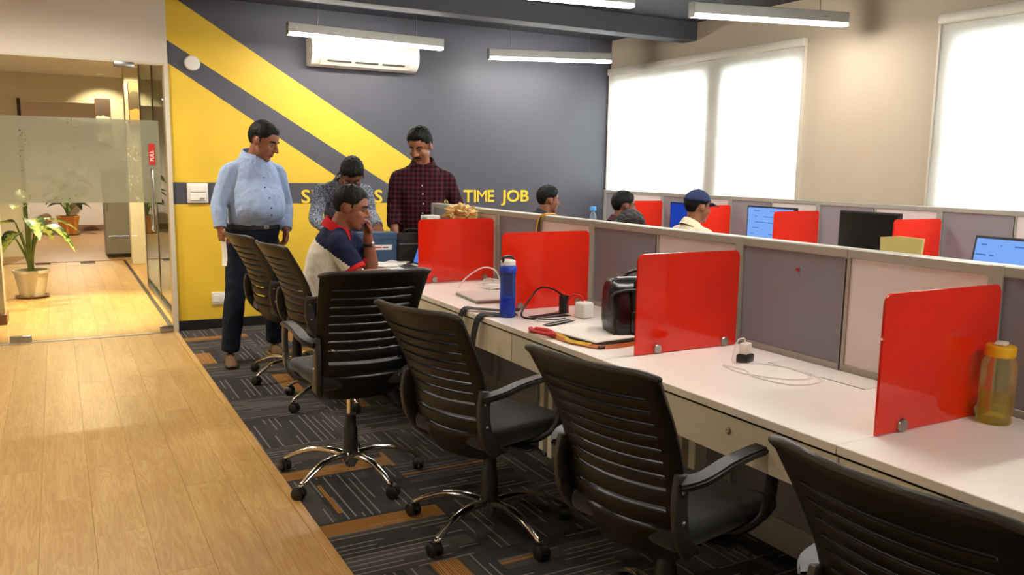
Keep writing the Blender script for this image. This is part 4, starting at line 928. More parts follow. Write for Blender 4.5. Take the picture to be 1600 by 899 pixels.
plant(-0.28, 9.95, M_pot, 1.3, [(-30, 0.6, 0.74, 0.13, 0.40, 0.085, 1.0), (160, 0.6, 0.78, 0.12, 0.34, 0.08, 0.7), (20, 0.6, 0.80, 0.12, 0.42, 0.06, 0.6), (100, 0.75, 1.0, 0.06, 0.30, 0.07, -0.4), (190, 0.5, 0.62, 0.12, 0.30, 0.09, 0.9), (-75, 0.62, 0.82, 0.10, 0.34, 0.08, 0.9), (-130, 0.55, 0.68, 0.10, 0.30, 0.08, 1.0), (60, 0.6, 0.72, 0.12, 0.34, 0.08, 0.8), (250, 0.75, 0.95, 0.08, 0.26, 0.07, 0.2)],
      'leafy variegated plant in a white pot behind the glass door', M_leaf, 0.26, 0.165)
rl = random.Random(11)
plant(0.17, 18.3, M_opot, 1.2, [(k * 137.5 % 360, 0.5 + 0.04 * (k % 12), 0.60 + 0.055 * (k % 12), rl.uniform(0.08, 0.24), 0.30, 0.07, rl.uniform(0.2, 0.9)) for k in range(26)],
      'bushy dark green plant in an orange pot by the far wall', M_leaf2, 0.34, 0.20)
t = empty('metal_cabinet', (0.80, 13.95, 0.003), 0, 'grey metal cabinet standing by the far corridor wall', 'cabinet')
obj('cabinet_body', box(B(), -0.19, 0.16, -0.28, 0.28, 0.05, 1.32, 0.006), M_cab, t); obj('plinth', box(B(), -0.18, 0.15, -0.26, 0.27, 0, 0.05), M_skirt, t)
dr_ = obj('cabinet_door', box(B(), -0.185, 0.155, -0.297, -0.281, 0.06, 1.31, 0.003), M_cab, t); obj('handle', box(B(), -0.165, -0.15, -0.315, -0.297, 0.7, 0.85, 0.003), M_steel, dr_)
def picture(x, y, z, wd, hg, m, label):
    t = empty('reflected_picture', (x, y, z), 0, label, 'picture', 'tall narrow reflected pictures')  # pictures reflected in the door glass, modelled as objects on corridor walls
    obj('panel', box(B(), -wd / 2, wd / 2, -0.025, 0, -hg / 2, hg / 2, 0.002), M_brownsk, t); obj('print', box(B(), -wd / 2 + 0.008, wd / 2 - 0.008, -0.0265, -0.025, -hg / 2 + 0.008, hg / 2 - 0.008), m, t)
def m_art(name, stops, flame=False):
    m, tn = newmat(name); tc = tn.n('ShaderNodeTexCoord'); sp = tn.n('ShaderNodeSeparateXYZ', ins={0: (tc, 'Object')})
    nz = tn.n('ShaderNodeTexNoise', ins={0: (tc, 'Object')}); nz.inputs['Scale'].default_value = 9
    f = tn.math('ADD', tn.math('ADD', tn.math('MULTIPLY', (sp, 2), 1.3), 0.5), tn.math('MULTIPLY', tn.math('SUBTRACT', nz, 0.5), 0.25))
    tn.out(tn.n('ShaderNodeBsdfPrincipled', ins={'Base Color': tn.ramp(f, stops, 'CONSTANT'), 'Roughness': 0.5})); return m
picture(0.685, 14.298, 2.02, 0.21, 0.72, m_art('abstract brown print', [(0, lin((120, 110, 96))), (0.12, lin((206, 184, 140))), (0.32, lin((112, 106, 100))), (0.5, lin((200, 196, 190))), (0.62, lin((74, 54, 48)))]), 'reflection of a tall narrow brown picture, modelled on the wall by the far doorway')
picture(1.005, 12.698, 2.21, 0.145, 0.62, m_art('abstract flame print', [(0, lin((130, 112, 84))), (0.12, lin((222, 170, 92))), (0.42, lin((96, 84, 66))), (0.7, lin((134, 118, 84)))]), 'reflection of a tall narrow picture with a flame colour patch, modelled on the pillar')

# ================================================================ PEOPLE
def V3(*a): return Vector(a)
def rot_to(az, pitch=0.0, roll=0.0):
    """local +X = face direction; az about Z, pitch > 0 looks down, roll tilts"""
    return Matrix.Rotation(math.radians(az), 4, 'Z') @ Matrix.Rotation(math.radians(pitch), 4, 'Y') @ Matrix.Rotation(math.radians(roll), 4, 'X')
def loft(bm, secs, n=24, k=4):
    """secs: (center, lateral half vector, front half vector) -> rounded body loft"""
    P = catmull([(Vector(c), Vector(a), Vector(b)) for c, a, b in secs], k); rings = []
    for c, a, b in P:
        rings.append([c + a * math.copysign(abs(math.cos(t)) ** 0.85, math.cos(t)) + b * math.copysign(abs(math.sin(t)) ** 0.85, math.sin(t)) for t in [2 * PI * i / n for i in range(n)]])
    skinrings(bm, rings)
def hand(bm, wrist, fdir, palm, side, curl=0.5, s=1.0, thumb_out=0.6):
    """wrist point, finger direction, palm normal, side = direction of the thumb"""
    f, pn = Vector(fdir).normalized(), Vector(palm).normalized(); pn = (pn - f * pn.dot(f)).normalized(); sd = f.cross(pn)
    if sd.dot(Vector(side)) < 0: sd = -sd
    loft(bm, [(wrist - f * 0.02 * s, sd * 0.026 * s, pn * 0.020 * s), (wrist + f * 0.015 * s, sd * 0.031 * s, pn * 0.018 * s), (wrist + f * 0.055 * s, sd * 0.041 * s, pn * 0.016 * s), (wrist + f * 0.088 * s, sd * 0.040 * s, pn * 0.013 * s), (wrist + f * 0.098 * s, sd * 0.034 * s, pn * 0.010 * s)], 16, 2)
    for q, (o, L) in enumerate(((0.031, 0.068), (0.0105, 0.077), (-0.0105, 0.071), (-0.031, 0.056))):
        p = wrist + f * (0.084 - 0.004 * abs(q - 1)) * s + sd * o * s; d = f.copy(); pts = [p]; a = 0.0
        for seg in (0.45, 0.32, 0.23):
            a += curl * (0.75 + 0.1 * q); d = f * math.cos(a) + pn * math.sin(a) + sd * (0.05 * o / 0.03); p = p + d.normalized() * L * seg * s; pts.append(p)
        tube(bm, pts, [0.0095 * s, 0.009 * s, 0.0082 * s, 0.007 * s], 10, 3, round_ends=True)
    p = wrist + f * 0.022 * s + sd * 0.026 * s; d = (f * 0.7 + sd * thumb_out + pn * 0.25).normalized(); d2 = (f * 0.9 + sd * 0.15 + pn * 0.35 * (0.5 + curl)).normalized()
    tube(bm, [p, p + d * 0.036 * s, p + d * 0.036 * s + d2 * 0.03 * s, p + d * 0.036 * s + d2 * 0.052 * s], [0.013 * s, 0.0115 * s, 0.010 * s, 0.008 * s], 10, 3, round_ends=True)
def head_shape(bm, M, s=1.0, fat=1.0):
    D = Matrix.Diagonal((s, s, s, 1)); Q = M @ D
    E_ = lambda c, r, seg=20: ellipsoid(bm, c, r, Q, seg)
    E_((-0.010, 0, 0.030), (0.098, 0.077, 0.088), 24)
    E_((0.028, 0, -0.040), (0.062 , 0.060 * fat, 0.072)); E_((0.030, 0, -0.078), (0.050, 0.045 * fat, 0.036)); E_((0.062, 0, -0.098), (0.022, 0.024, 0.018))
    E_((0.068, 0, 0.024), (0.020, 0.050, 0.012))                     # brow
    for sd in (-1, 1):
        E_((0.056, sd * 0.040, -0.028), (0.026, 0.022, 0.024)); E_((-0.006, sd * 0.079, -0.008), (0.017, 0.009, 0.030), 14); E_((-0.012, sd * 0.072, -0.008), (0.012, 0.012, 0.018), 12)
        E_((0.098, sd * 0.012, -0.030), (0.011, 0.009, 0.008), 12)   # nostrils
    pts = [Q @ Vector(p) for p in ((0.084, 0, 0.018), (0.096, 0, -0.004), (0.110, 0, -0.026))]; tube(bm, pts, [0.008 * s, 0.010 * s, 0.012 * s], 10, 3, round_ends=True)
    E_((0.080, 0, -0.058), (0.014, 0.024, 0.007), 14); E_((0.078, 0, -0.070), (0.014, 0.021, 0.008), 14)
def hair_mesh(M, s, style, m):
    bm = B(); bmesh.ops.create_uvsphere(bm, u_segments=64, v_segments=40, radius=1)
    kill = []
    for v in bm.verts:
        d = v.co.normalized()
        th = math.atan2(abs(d.y), d.x)                    # 0 front, pi back
        f0 = {'swept': 0.44, 'short': 0.46, 'back': 0.52, 'curly': 0.40}.get(style, 0.5)
        line = f0 if th < 0.6 else (f0 - (th - 0.6) / 0.5 * f0 if th < 1.1 else (-0.34 if 1.2 < th < 1.40 else (0.0 if th <= 1.2 else (-0.06 if th < 1.80 else (-0.06 - (th - 1.80) / 0.5 * 0.86 if th < 2.30 else -0.92)))))
        if style == 'back': line -= 0.05
        line += 0.05 * noise.noise(d * 9)
        nz = noise.noise(d * 6 + Vector((3.1, 1.7, 0.4))) * 0.5 + noise.noise(d * 14) * 0.28 + noise.noise(d * 30) * 0.16
        vol = {'short': 0.08, 'curly': 0.16, 'swept': 0.16, 'back': 0.10}.get(style, 0.06)
        amp = {'short': 0.05, 'curly': 0.15, 'swept': 0.09, 'back': 0.05}.get(style, 0.05)
        top = max(0.0, d.z); g = 1.03 + vol * (0.35 + 0.65 * top) + amp * nz
        if style == 'swept': g += 0.16 * max(0, d.z - 0.3) * (1.0 if th < 1.6 else 0.5)
        edge = max(0.0, min(1.0, (d.z - line) / 0.22)); g = 1.0 + (g - 1.0) * edge
        v.co = Vector((-0.010 + 0.099 * d.x * g, 0.0785 * d.y * g, 0.030 + 0.090 * d.z * g))
        if d.z < line - 0.04: kill.append(v)
    bmesh.ops.delete(bm, geom=kill, context='VERTS')
    for v in bm.verts: v.co = M @ (v.co * s)
    return bm
def face_bits(body, M, s, moustache=False, lidded=0.6, mh=None):
    """eyes, brows and moustache as children"""
    D = lambda p: M @ (Vector(p) * s)
    for sd in (-1, 1):
        e = obj('eye', ellipsoid(B(), (0, 0, 0), (0.0100 * s, 0.0125 * s, 0.0042 * s), None, 12), M_eye, body, smooth=180); e.matrix_local = Matrix.Translation(D((0.0695, sd * 0.031, 0.000))) @ M.to_3x3().to_4x4()
        i_ = obj('iris', ellipsoid(B(), (0.0085 * s, 0, -0.001 * s), (0.004 * s, 0.0055 * s, 0.0042 * s), None, 10), M_iris, e, smooth=180)
        obj('eyebrow', tube(B(), [D((0.088, sd * 0.012, 0.021)), D((0.084, sd * 0.030, 0.028)), D((0.068, sd * 0.050, 0.022))], [0.0035 * s, 0.005 * s, 0.003 * s], 8, 4, round_ends=True), mh or M_hair, body, smooth=60)
    if moustache: obj('moustache', tube(B(), [D((0.078, -0.028, -0.056)), D((0.095, -0.012, -0.047)), D((0.097, 0, -0.045)), D((0.095, 0.012, -0.047)), D((0.078, 0.028, -0.056))], [0.003 * s, 0.006 * s, 0.005 * s, 0.006 * s, 0.003 * s], 8, 4, round_ends=True), mh or M_hair, body, smooth=60)
def shoe(parent, heel, toe, m=M_shoe):
    h, t_ = Vector(heel), Vector(toe); d = (t_ - h); d.z = 0; L = d.length; d.normalize(); sd = Vector((-d.y, d.x, 0)); bm = B()
    secs = [(-0.02, 0.030, 0.045), (0.02, 0.038, 0.075), (0.10, 0.036, 0.070), (0.17, 0.044, 0.048), (0.23, 0.040, 0.036), (0.265, 0.022, 0.022)]
    rings = []
    for x_, w_, hh in secs:
        c = h + d * x_; c.z = 0.004
        rings.append([c + sd * w_ * math.cos(a) + Vector((0, 0, hh * max(0.0, math.sin(a)) ** 0.7)) for a in [PI * i / 10 for i in range(11)]] + [c - sd * w_ * 0.9 , c + sd * w_ * 0.9])
    skinrings(bm, rings); o = obj('shoe', bm, m, parent, smooth=50)
    bm = B(); rings = []
    for x_, w_, hh in secs:
        c = h + d * x_; rings.append([Vector((c.x, c.y, 0.004)) + sd * (w_ + 0.003), Vector((c.x, c.y, 0.004)) - sd * (w_ + 0.003), Vector((c.x, c.y, 0.020)) - sd * (w_ + 0.003), Vector((c.x, c.y, 0.020)) + sd * (w_ + 0.003)])
    skinrings(bm, rings); obj('sole', bm, M_skirt, o)
def person(label, J, skin, shirt, trousers, hair='short', hairm=None, sleeve=1.0, belly=0.0, bulk=1.0, head_s=1.0, fat=1.0, moustache=False, hands=None, voxel=0.006, shirt_fn=None, face=True, tuck=False, category='person', collar=None, belt=False, shoes=M_shoe, shade=None):
    """J: joints in world space.  sleeve: 1 = to wrist, 0.55 = short sleeve"""
    base = J['pelvis'].copy(); base.z = 0.0
    root = empty('person', base, 0, label, 'person'); W = lambda p: Vector(p) - base
    J = {k: (W(v) if isinstance(v, Vector) else v) for k, v in J.items()}
    M = Matrix.Translation(J['head']) @ J['hrot']
    lat = (J['shL'] - J['shR']); latn = lat.normalized(); spine = (J['neck'] - J['pelvis']); sn = spine.normalized()
    fr = latn.cross(sn).normalized()                       # front of the chest
    hl = (J['hipL'] - J['hipR']).normalized(); pf = hl.cross(Vector((0, 0, 1))).normalized()
    pel, nk = J['pelvis'], J['neck']; ch = J.get('chest', pel.lerp(nk, 0.68)); wa = J.get('waist', pel.lerp(nk, 0.30)); sh = lat.length / 2
    aw = bulk ** 0.7
    def torso(g, b=belly, low=0.0):
        q = bulk
        S = [(pel - sn * (0.06 + low), hl * (0.150 * q + g), pf * (0.105 * q + g)), (pel + sn * 0.02, hl * (0.160 * q + g), pf * (0.115 * q + b * 0.35 + g)),
             (wa + fr * b * 0.55, (latn + hl).normalized() * (0.150 * q + b * 0.12 + g), (fr + pf).normalized() * (0.105 * q + b * 0.75 + g)),
             (wa.lerp(ch, 0.5) + fr * b * 0.45, latn * (0.160 * q + b * 0.10 + g), fr * (0.108 * q + b * 0.6 + g)),
             (ch, latn * (sh * 0.88 + 0.015 * q + g), fr * (0.114 * q + b * 0.25 + g)), (ch.lerp(nk, 0.50), latn * (sh * 0.84 + g), fr * (0.094 * q + g)),
             (ch.lerp(nk, 0.80), latn * (sh * 0.58 + g), fr * (0.074 * q + g)), (nk - sn * 0.012, latn * (0.092 * aw + g), fr * (0.066 * aw + g)), (nk + sn * 0.004, latn * (0.062 * aw + g * 0.6), fr * (0.058 * aw + g * 0.6))]
        return S
    aw = bulk ** 0.7
    def arm(bm, sd, g, upto=1.0):
        a, e, w_ = J['sh' + sd], J['el' + sd], J['wr' + sd]; inn = a.lerp(ch.lerp(nk, 0.5), 0.35)
        P = [(inn, 0.040 * aw + g), (a, 0.046 * aw + g), (a.lerp(e, 0.3), 0.050 * aw + g), (a.lerp(e, 0.6), 0.046 * aw + g), (e, 0.041 * aw + g), (e.lerp(w_, 0.35), 0.040 * aw + g), (w_, 0.027 * aw + g)]
        if upto < 0.7: P = [P[0], P[1], (a.lerp(e, 0.4), 0.054 * aw + g), (a.lerp(e, upto * 1.4), 0.050 * aw + g * 1.3)]
        elif upto < 1.0: P = P[:5] + [(e.lerp(w_, upto - 0.3), 0.038 * aw + g)]
        tube(bm, [p for p, _ in P], [r_ for _, r_ in P], 14, 4, round_ends=(upto >= 1.0 and g == 0))
    def trap(bm, g):
        for sd in 'LR':
            a = J['sh' + sd]; q0 = nk.lerp(a, 0.12) - sn * 0.020
            tube(bm, [q0, nk.lerp(a, 0.55) - sn * 0.018, a - sn * 0.004], [0.050 * aw + g, 0.050 * aw + g, 0.046 * aw + g], 14, 3, round_ends=True)
    def leg(bm, sd, g, upto=1.0):
        h, k, a = J['hip' + sd], J['kn' + sd], J['an' + sd]
        P = [(h + (pel - h) * 0.25, 0.085 * bulk + g), (h.lerp(k, 0.15), 0.086 * bulk + g), (h.lerp(k, 0.55), 0.072 * bulk + g), (k, 0.056 * bulk + g), (k.lerp(a, 0.35), 0.054 * bulk + g * 1.2), (k.lerp(a, 0.75), 0.042 + g * 1.8), (a, 0.036 + g * 2.0)]
        tube(bm, [p for p, _ in P], [r_ for _, r_ in P], 14, 4)
    # body
    bm = B(); loft(bm, torso(-0.008 if not tuck else -0.034)); trap(bm, -0.006); head_shape(bm, M, head_s, fat)
    tube(bm, [nk - sn * 0.04, nk.lerp(J['head'], 0.35), M @ Vector((-0.022, 0, -0.045))], [0.064 * aw, 0.056 * aw, 0.056 * aw], 16, 4)
    for sd in 'LR':
        arm(bm, sd, 0.0); leg(bm, sd, -0.010)
        hd = (hands or {}).get(sd)
        if hd: hand(bm, J['wr' + sd], *hd)
        else: f_ = (J['wr' + sd] - J['el' + sd]).normalized(); hand(bm, J['wr' + sd], f_, -latn if sd == 'L' else latn, fr, 0.35)
    body = obj('body', remeshed(bm, voxel, 3), [skin, M_lips], root)
    iv = M.inverted()
    for p in body.data.polygons:
        c = iv @ p.center
        if abs(c.x / head_s - 0.09) < 0.02 and abs(c.y / head_s) < 0.022 and -0.078 < c.z / head_s < -0.052: p.material_index = 1
    if face: face_bits(body, M, head_s, moustache, mh=hairm)
    if hair: obj('hair', hair_mesh(M, head_s, hair, hairm), hairm or M_hair, body, smooth=180)
    # shirt
    ts = torso(0.014, low=(0.0 if tuck else 0.05))
    if tuck: ts = [(c_, a_ * 0.90, b_ * 0.88) for c_, a_, b_ in ts[:1]] + [(ts[1][0] + sn * 0.02, ts[1][1] * 0.96, ts[1][2] * 0.92)] + ts[2:]
    bm = B(); loft(bm, ts); trap(bm, 0.010)
    for sd in 'LR': arm(bm, sd, 0.011 + (0.003 if bulk > 1.03 else 0), sleeve)
    mats = shirt if isinstance(shirt, list) else [shirt]
    so = obj('shirt', remeshed(bm, 0.010, 4), mats, root)
    if shirt_fn:
        for p in so.data.polygons: p.material_index = shirt_fn(p.center + base, W)
    # folds: gentle real relief in the cloth
    NR = [v.normal.copy() for v in so.data.vertices]
    for v, nn in zip(so.data.vertices, NR):
        v.co += nn * (0.0045 * noise.noise(Vector((v.co.x * 16, v.co.y * 16, v.co.z * 7 + 3))) + 0.003 * noise.noise(v.co * 26))
    cm = collar or mats[0]
    bm = B(); ring = []; nn = 20
    for i in range(nn + 1):
        a = 0.35 + (2 * PI - 0.70) * i / nn; rad = 0.073 * aw
        p = nk + sn * (0.016 + 0.026 * (-math.cos(a))) + fr * math.cos(a) * rad + latn * math.sin(a) * rad * 1.05
        o_ = (p - nk); o_ = (o_ - sn * o_.dot(sn)).normalized(); fl_ = 0.016 + 0.014 * max(0, math.cos(a))
        ring.append((p - sn * 0.012 + o_ * 0.008, p + sn * 0.016 - o_ * 0.004, p + sn * 0.018 + o_ * 0.002, p - sn * (0.018 + fl_) + o_ * (0.020 + 0.4 * fl_)))
    skinrings(bm, [list(q) for q in ring]); obj('collar', bm, cm, so, smooth=60)
    if sleeve >= 0.7:
        for sd in 'LR':
            e, w_ = J['el' + sd], J['wr' + sd]; tt = 1.0 if sleeve >= 1 else sleeve - 0.3; c_ = e.lerp(w_, tt); d_ = (w_ - e).normalized(); rr_ = (0.027 if sleeve >= 1 else 0.036) * aw + 0.013
            obj('cuff', tube(B(), [c_ - d_ * 0.05, c_ - d_ * 0.02, c_ + d_ * 0.004], [rr_ + 0.006, rr_ + 0.004, rr_ + 0.001], 16, 2), mats[0], so, smooth=60)
    for k in range(5):
        q = ch.lerp(wa, -0.25 + k * 0.33)
        if sleeve >= 0.7 and k < 5:
            # press the button to the cloth by searching the nearest front vertex
            best = max((v.co for v in so.data.vertices if abs((v.co - q).dot(sn)) < 0.012 and abs((v.co - q).dot(latn)) < 0.012), key=lambda c: c.dot(fr), default=None)
            if best is not None: obj('button', ellipsoid(B(), best, (0.006, 0.006, 0.006), None, 8), M_whitepl if mats[0] is not M_blueshirt else M_iris, so, smooth=180)
    # trousers
    bm = B(); loft(bm, [(pel - Vector((0, 0, 0.10)), hl * (0.150 * bulk), pf * (0.105 * bulk)), (pel, hl * (0.168 * bulk + 0.012), pf * (0.118 * bulk + belly * 0.35)), (pel + sn * 0.065, hl * (0.164 * bulk + belly * 0.12 + 0.008), pf * (0.120 * bulk + belly * 0.45))], 24, 3)
    for sd in 'LR': leg(bm, sd, 0.006 + (0.008 if bulk > 1.03 else 0))
    tr = obj('trousers', remeshed(bm, 0.011, 4), trousers, root)
    NR = [v.normal.copy() for v in tr.data.vertices]
    for v, nn in zip(tr.data.vertices, NR): v.co += nn * 0.004 * noise.noise(Vector((v.co.x * 14, v.co.y * 14, v.co.z * 18)))
    if belt:
        bm = B(); ring = []; c_ = pel + sn * 0.052
        for i in range(28):
            a = 2 * PI * i / 28; o_ = hl * math.cos(a) * (0.168 * bulk + belly * 0.12 + 0.010) + pf * math.sin(a) * (0.124 * bulk + belly * 0.45)
            ring.append([c_ + o_ - sn * 0.018, c_ + o_ * 1.025 - sn * 0.018, c_ + o_ * 1.025 + sn * 0.018, c_ + o_ + sn * 0.018])
        vs = [[bm.verts.new(p) for p in R_] for R_ in ring]
        for a, b in zip(vs, vs[1:] + vs[:1]):
            for i in range(4): bm.faces.new((a[i], a[(i + 1) % 4], b[(i + 1) % 4], b[i]))
        be = obj('belt', bm, M_skirt, tr, smooth=40)
        bc = c_ + pf * (0.124 * bulk + belly * 0.45) * 1.04; bk = obj('buckle', box(B(), -0.006, 0.006, -0.022, 0.022, -0.017, 0.017, 0.003), M_steel, be, bc, (0, 0, math.atan2(pf.y, pf.x)))
    if shoes:
        for sd in 'LR':
            td = J.get('toe' + sd, pf); a = J['an' + sd]; h_ = Vector((a.x, a.y, 0)) - Vector(td).normalized() * 0.05; shoe(root, h_, h_ + Vector(td).normalized() * 0.26, shoes)
    return root, M, base
def jt(**k): return k
def dirv(az, z=0.0): return Vector((math.cos(math.radians(az)), math.sin(math.radians(az)), z))
# ---- standing man in light blue
r1, M1, b1 = person('heavy-set standing man in light blue shirt and dark jeans holding a paper', jt(
    head=V3(1.318, 6.105, 1.588), hrot=rot_to(-40, 24), neck=V3(1.258, 6.160, 1.478), shR=V3(1.078, 6.108, 1.372), shL=V3(1.428, 6.222, 1.366),
    elR=V3(0.992, 6.080, 1.135), wrR=V3(0.985, 6.020, 0.985), elL=V3(1.485, 6.215, 1.125), wrL=V3(1.455, 6.080, 0.960),
    chest=V3(1.245, 6.160, 1.290), waist=V3(1.235, 6.150, 1.080), pelvis=V3(1.235, 6.165, 0.930), hipR=V3(1.145, 6.135, 0.88), hipL=V3(1.325, 6.195, 0.88),
    knR=V3(1.080, 6.060, 0.50), knL=V3(1.385, 6.20, 0.49), anR=V3(1.030, 6.060, 0.085), anL=V3(1.400, 6.290, 0.085), toeR=dirv(-62), toeL=dirv(-40)),
    M_skin, M_blueshirt, M_jeans, 'back', M_hair, 1.0, 0.10, 1.06, 1.12, 1.12, False,
    {'R': (V3(0.05, -0.12, -0.95), V3(0.9, 0.2, 0), V3(0.4, -0.9, 0), 0.75), 'L': (V3(-0.1, -0.2, -0.95), V3(-0.9, -0.2, 0), V3(0.3, -0.9, 0), 0.5)}, tuck=True, belt=True)
bm = B(); ribbon(bm, [V3(0.992, 5.990, 0.925), V3(1.000, 5.985, 0.86), V3(1.004, 5.985, 0.78), V3(0.998, 5.978, 0.715)], V3(0.6, -0.8, 0), 0.045, 0.0015); 
tag(obj('paper_sheet', bm, M_paper), 'folded white paper hanging from the standing man\'s hand', 'paper')
# ---- man leaning over the far desk end
r2, M2, b2 = person('man in mottled grey shirt leaning over the far desk with head bent', jt(
    head=V3(1.880, 5.830, 1.358), hrot=rot_to(-112, 50), neck=V3(1.866, 5.945, 1.305), shR=V3(1.702, 6.030, 1.235), shL=V3(2.010, 5.930, 1.235),
    elR=V3(1.625, 5.900, 1.04), wrR=V3(1.690, 5.640, 0.93), elL=V3(2.000, 5.800, 1.075), wrL=V3(1.985, 5.60, 1.000),
    chest=V3(1.890, 6.030, 1.165), waist=V3(1.915, 6.150, 1.000), pelvis=V3(1.935, 6.235, 0.90), hipR=V3(1.85, 6.265, 0.86), hipL=V3(2.02, 6.215, 0.86),
    knR=V3(1.845, 6.175, 0.48), knL=V3(2.04, 6.13, 0.48), anR=V3(1.84, 6.27, 0.085), anL=V3(2.05, 6.22, 0.085), toeR=dirv(-108), toeL=dirv(-100)),
    M_skin2, M_greyshirt, M_trous, 'curly', M_hair, 1.0, 0.0, 0.90, 1.0, 1.0, False,
    {'R': (V3(0.1, -0.6, -0.75), V3(0, 0.6, -0.7), V3(1, 0, 0), 0.3), 'L': (V3(-0.1, -0.7, -0.5), V3(0, 0.3, -0.9), V3(-1, 0, 0), 0.3)}, voxel=0.007)
gl = B()
for sd in (-1, 1): tube(gl, [M2 @ V3(0.098, sd * 0.032 + 0.021 * math.cos(a), -0.002 + 0.016 * math.sin(a)) for a in [i * PI / 6 for i in range(13)]], 0.0018, 6, 1); tube(gl, [M2 @ V3(0.096, sd * 0.053, 0.004), M2 @ V3(0.05, sd * 0.080, 0.006), M2 @ V3(-0.005, sd * 0.083, 0.004)], 0.0018, 6, 2)
tube(gl, [M2 @ V3(0.099, -0.012, 0.002), M2 @ V3(0.106, 0, 0.006), M2 @ V3(0.099, 0.012, 0.002)], 0.0018, 6, 2); obj('spectacles', gl, M_skirt, r2)
# ---- standing man in checked shirt
r3, M3, b3 = person('standing man in dark red checked shirt looking down at the desk', jt(
    head=V3(2.335, 5.655, 1.572), hrot=rot_to(-138, 26), neck=V3(2.378, 5.708, 1.445), shR=V3(2.215, 5.790, 1.340), shL=V3(2.555, 5.690, 1.340),
    elR=V3(2.165, 5.760, 1.115), wrR=V3(2.130, 5.640, 0.905), elL=V3(2.640, 5.660, 1.125), wrL=V3(2.605, 5.560, 0.92),
    chest=V3(2.375, 5.735, 1.255), waist=V3(2.370, 5.745, 1.05), pelvis=V3(2.370, 5.755, 0.90), hipR=V3(2.285, 5.78, 0.86), hipL=V3(2.455, 5.73, 0.86),
    knR=V3(2.27, 5.73, 0.48), knL=V3(2.48, 5.69, 0.48), anR=V3(2.265, 5.78, 0.085), anL=V3(2.49, 5.735, 0.085), toeR=dirv(-115), toeL=dirv(-95)),
    M_skin, M_check, M_trous, 'swept', M_hair, 0.86, 0.02, 0.98, 1.03, 1.0, True, None, voxel=0.006)
# ---- seated man in polo shirt
def polo(c, W):
    d = c.x * 0.906 - c.y * 0.4226                                   # forward along his facing
    if c.z < 0.645: return 2
    return 1 if c.z < 0.915 - 0.62 * (d + 0.745) and d < -0.605 else 0
r4, M4, b4 = person('seated man in navy and cream polo with red collar, chin on hand', jt(
    head=V3(1.562, 4.872, 1.172), hrot=rot_to(-27, 14), neck=V3(1.486, 4.915, 1.045), shR=V3(1.440, 4.745, 0.965), shL=V3(1.595, 5.060, 0.965),
    elR=V3(1.535, 4.660, 0.772), wrR=V3(1.735, 4.700, 0.782), elL=V3(1.725, 4.985, 0.788), wrL=V3(1.672, 4.900, 1.000),
    chest=V3(1.455, 4.925, 0.880), waist=V3(1.395, 4.950, 0.695), pelvis=V3(1.385, 4.945, 0.555), hipR=V3(1.365, 4.865, 0.545), hipL=V3(1.430, 5.030, 0.545),
    knR=V3(1.755, 4.715, 0.500), knL=V3(1.830, 4.880, 0.500), anR=V3(1.760, 4.690, 0.085), anL=V3(1.860, 4.850, 0.085), toeR=dirv(-25), toeL=dirv(-20)),
    M_skin, [M_navy, M_creamj, M_redj], M_jeans, 'short', M_hair, 0.55, 0.03, 1.06, 1.06, 1.06, False,
    {'R': (V3(0.95, -0.1, 0.03), V3(0, 0, -1), V3(0, 1, 0), 0.28), 'L': (V3(-0.15, -0.25, 0.9), V3(-0.7, -0.2, -0.2), V3(0, -1, 0), 0.95)}, shirt_fn=polo, collar=M_redj, shoes=M_skirt)
so4 = [c for c in r4.children if c.name.startswith('shirt')][0]
for sh_, el_ in ((V3(1.440, 4.745, 0.965), V3(1.535, 4.660, 0.772)), (V3(1.595, 5.060, 0.965), V3(1.725, 4.985, 0.788))):
    p = sh_.lerp(el_, 0.77); d_ = (el_ - sh_).normalized(); obj('cuff', tube(B(), [p - d_ * 0.014 - b4, p - b4, p + d_ * 0.012 - b4], [0.070, 0.0715, 0.0715], 20, 2), M_redj, so4, smooth=60)
wt = obj('wrist_watch', tube(B(), [V3(1.688, 4.925, 0.938) - b4, V3(1.684, 4.919, 0.953) - b4], [0.036, 0.035], 18, 1), M_skirt, r4, smooth=60); obj('watch_face', ellipsoid(B(), V3(1.700, 4.892, 0.944) - b4, (0.016, 0.008, 0.014), None, 12), M_steel, wt, smooth=180)
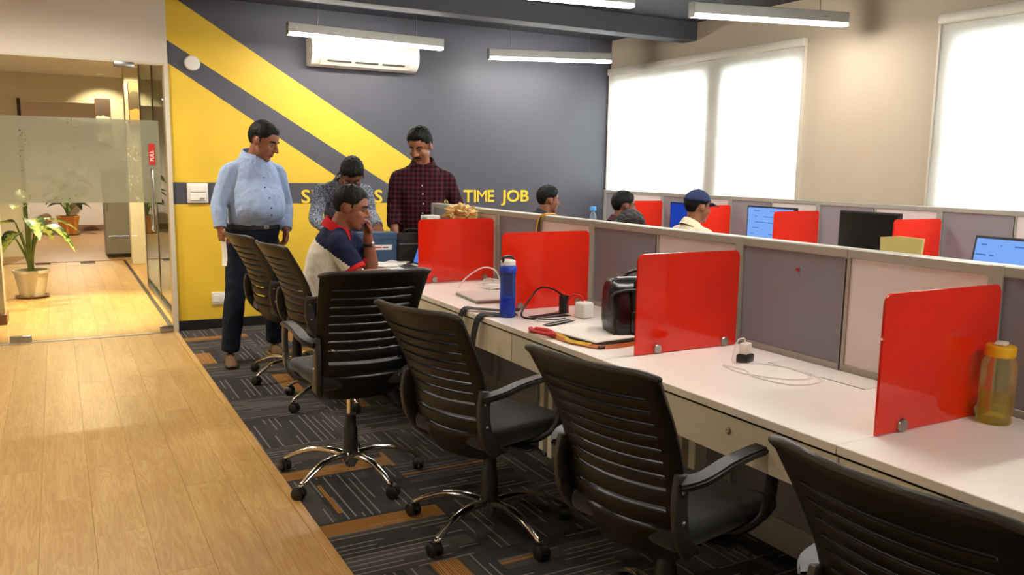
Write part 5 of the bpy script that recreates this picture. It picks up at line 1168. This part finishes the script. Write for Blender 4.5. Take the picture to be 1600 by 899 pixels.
# ---- people at the window row (only heads and shoulders show above the partition)
def seated_far(hx, hy, hz, az, label, shirt, hair, hairm, skin, pitch=5, lean=0.0, **k):
    d = dirv(az); l = Vector((-d.y, d.x, 0)); H = V3(hx, hy, hz); nk = H - d * (0.045 + lean * 0.2) - V3(0, 0, 0.145); ch = nk - d * (0.03 + lean) - V3(0, 0, 0.15); pv = V3(nk.x, nk.y, 0.555) - d * (0.10 + lean * 2)
    J = dict(head=H, hrot=rot_to(az, pitch), neck=nk, shR=nk - l * 0.185 - V3(0, 0, 0.055), shL=nk + l * 0.185 - V3(0, 0, 0.055), chest=ch, waist=ch.lerp(pv, 0.55), pelvis=pv)
    for s, sg in (('R', -1), ('L', 1)):
        J['el' + s] = nk + l * sg * 0.22 + d * 0.08 - V3(0, 0, 0.27); J['wr' + s] = V3(nk.x, nk.y, 0.80) + l * sg * 0.15 + d * 0.30
        J['hip' + s] = pv + l * sg * 0.09; J['kn' + s] = pv + l * sg * 0.11 + d * 0.40 - V3(0, 0, 0.04); J['an' + s] = V3(J['kn' + s].x, J['kn' + s].y, 0.085); J['toe' + s] = d
    return person(label, J, skin, shirt, M_trous, hair, hairm, 1.0, 0.0, 0.96, 1.0, 1.0, False, None, voxel=0.009, face=True, shoes=M_skirt, **k)
seated_far(3.915, 6.45, 1.142, -8, 'person with curly black hair seated before the charcoal wall', M_greyt, 'curly', M_hair, M_skin)
seated_far(4.12, 5.58, 1.128, -12, 'person with short black hair seated before the far corner divider', M_olive, 'short', M_hair, M_skin2)
seated_far(3.21, 4.262, 1.036, 180, 'person with dark brown hair of whom only the crown shows', M_trous, 'curly', M_brownhair, M_skin2, 38)
rc, Mc, bc_ = seated_far(4.22, 4.79, 1.155, -6, 'person in a navy cap and cream shirt seated at the window row', M_creamshirt, 'short', M_hair, M_skin)
bm = B(); bmesh.ops.create_uvsphere(bm, u_segments=32, v_segments=20, radius=1)
bmesh.ops.delete(bm, geom=[v for v in bm.verts if v.co.z < 0.02], context='VERTS')
for v in bm.verts: v.co = Mc @ V3(-0.012 + v.co.x * 0.110, v.co.y * 0.090, 0.028 + v.co.z * 0.104)
cp = obj('cap', bm, M_cap, rc, smooth=180)
sd_ = cp.modifiers.new('thick', 'SOLIDIFY'); sd_.thickness = 0.004
bm = B(); rings = []
for i in range(7):
    a = -0.9 + 1.8 * i / 6; p = V3(0.085 + 0.012 * math.cos(a), 0.075 * math.sin(a), 0.040); q = V3(0.085 + 0.085 * math.cos(a), 0.082 * math.sin(a), 0.026 - 0.02 * abs(math.sin(a)))
    rings.append([Mc @ p, Mc @ q, Mc @ (q - V3(0, 0, 0.004)), Mc @ (p - V3(0, 0, 0.004))])
skinrings(bm, rings); obj('peak', bm, M_cap, cp, smooth=60)
obj('cap_button', ellipsoid(B(), Mc @ V3(-0.012, 0, 0.133), (0.006, 0.006, 0.004), None, 10), M_cap, cp, smooth=180)
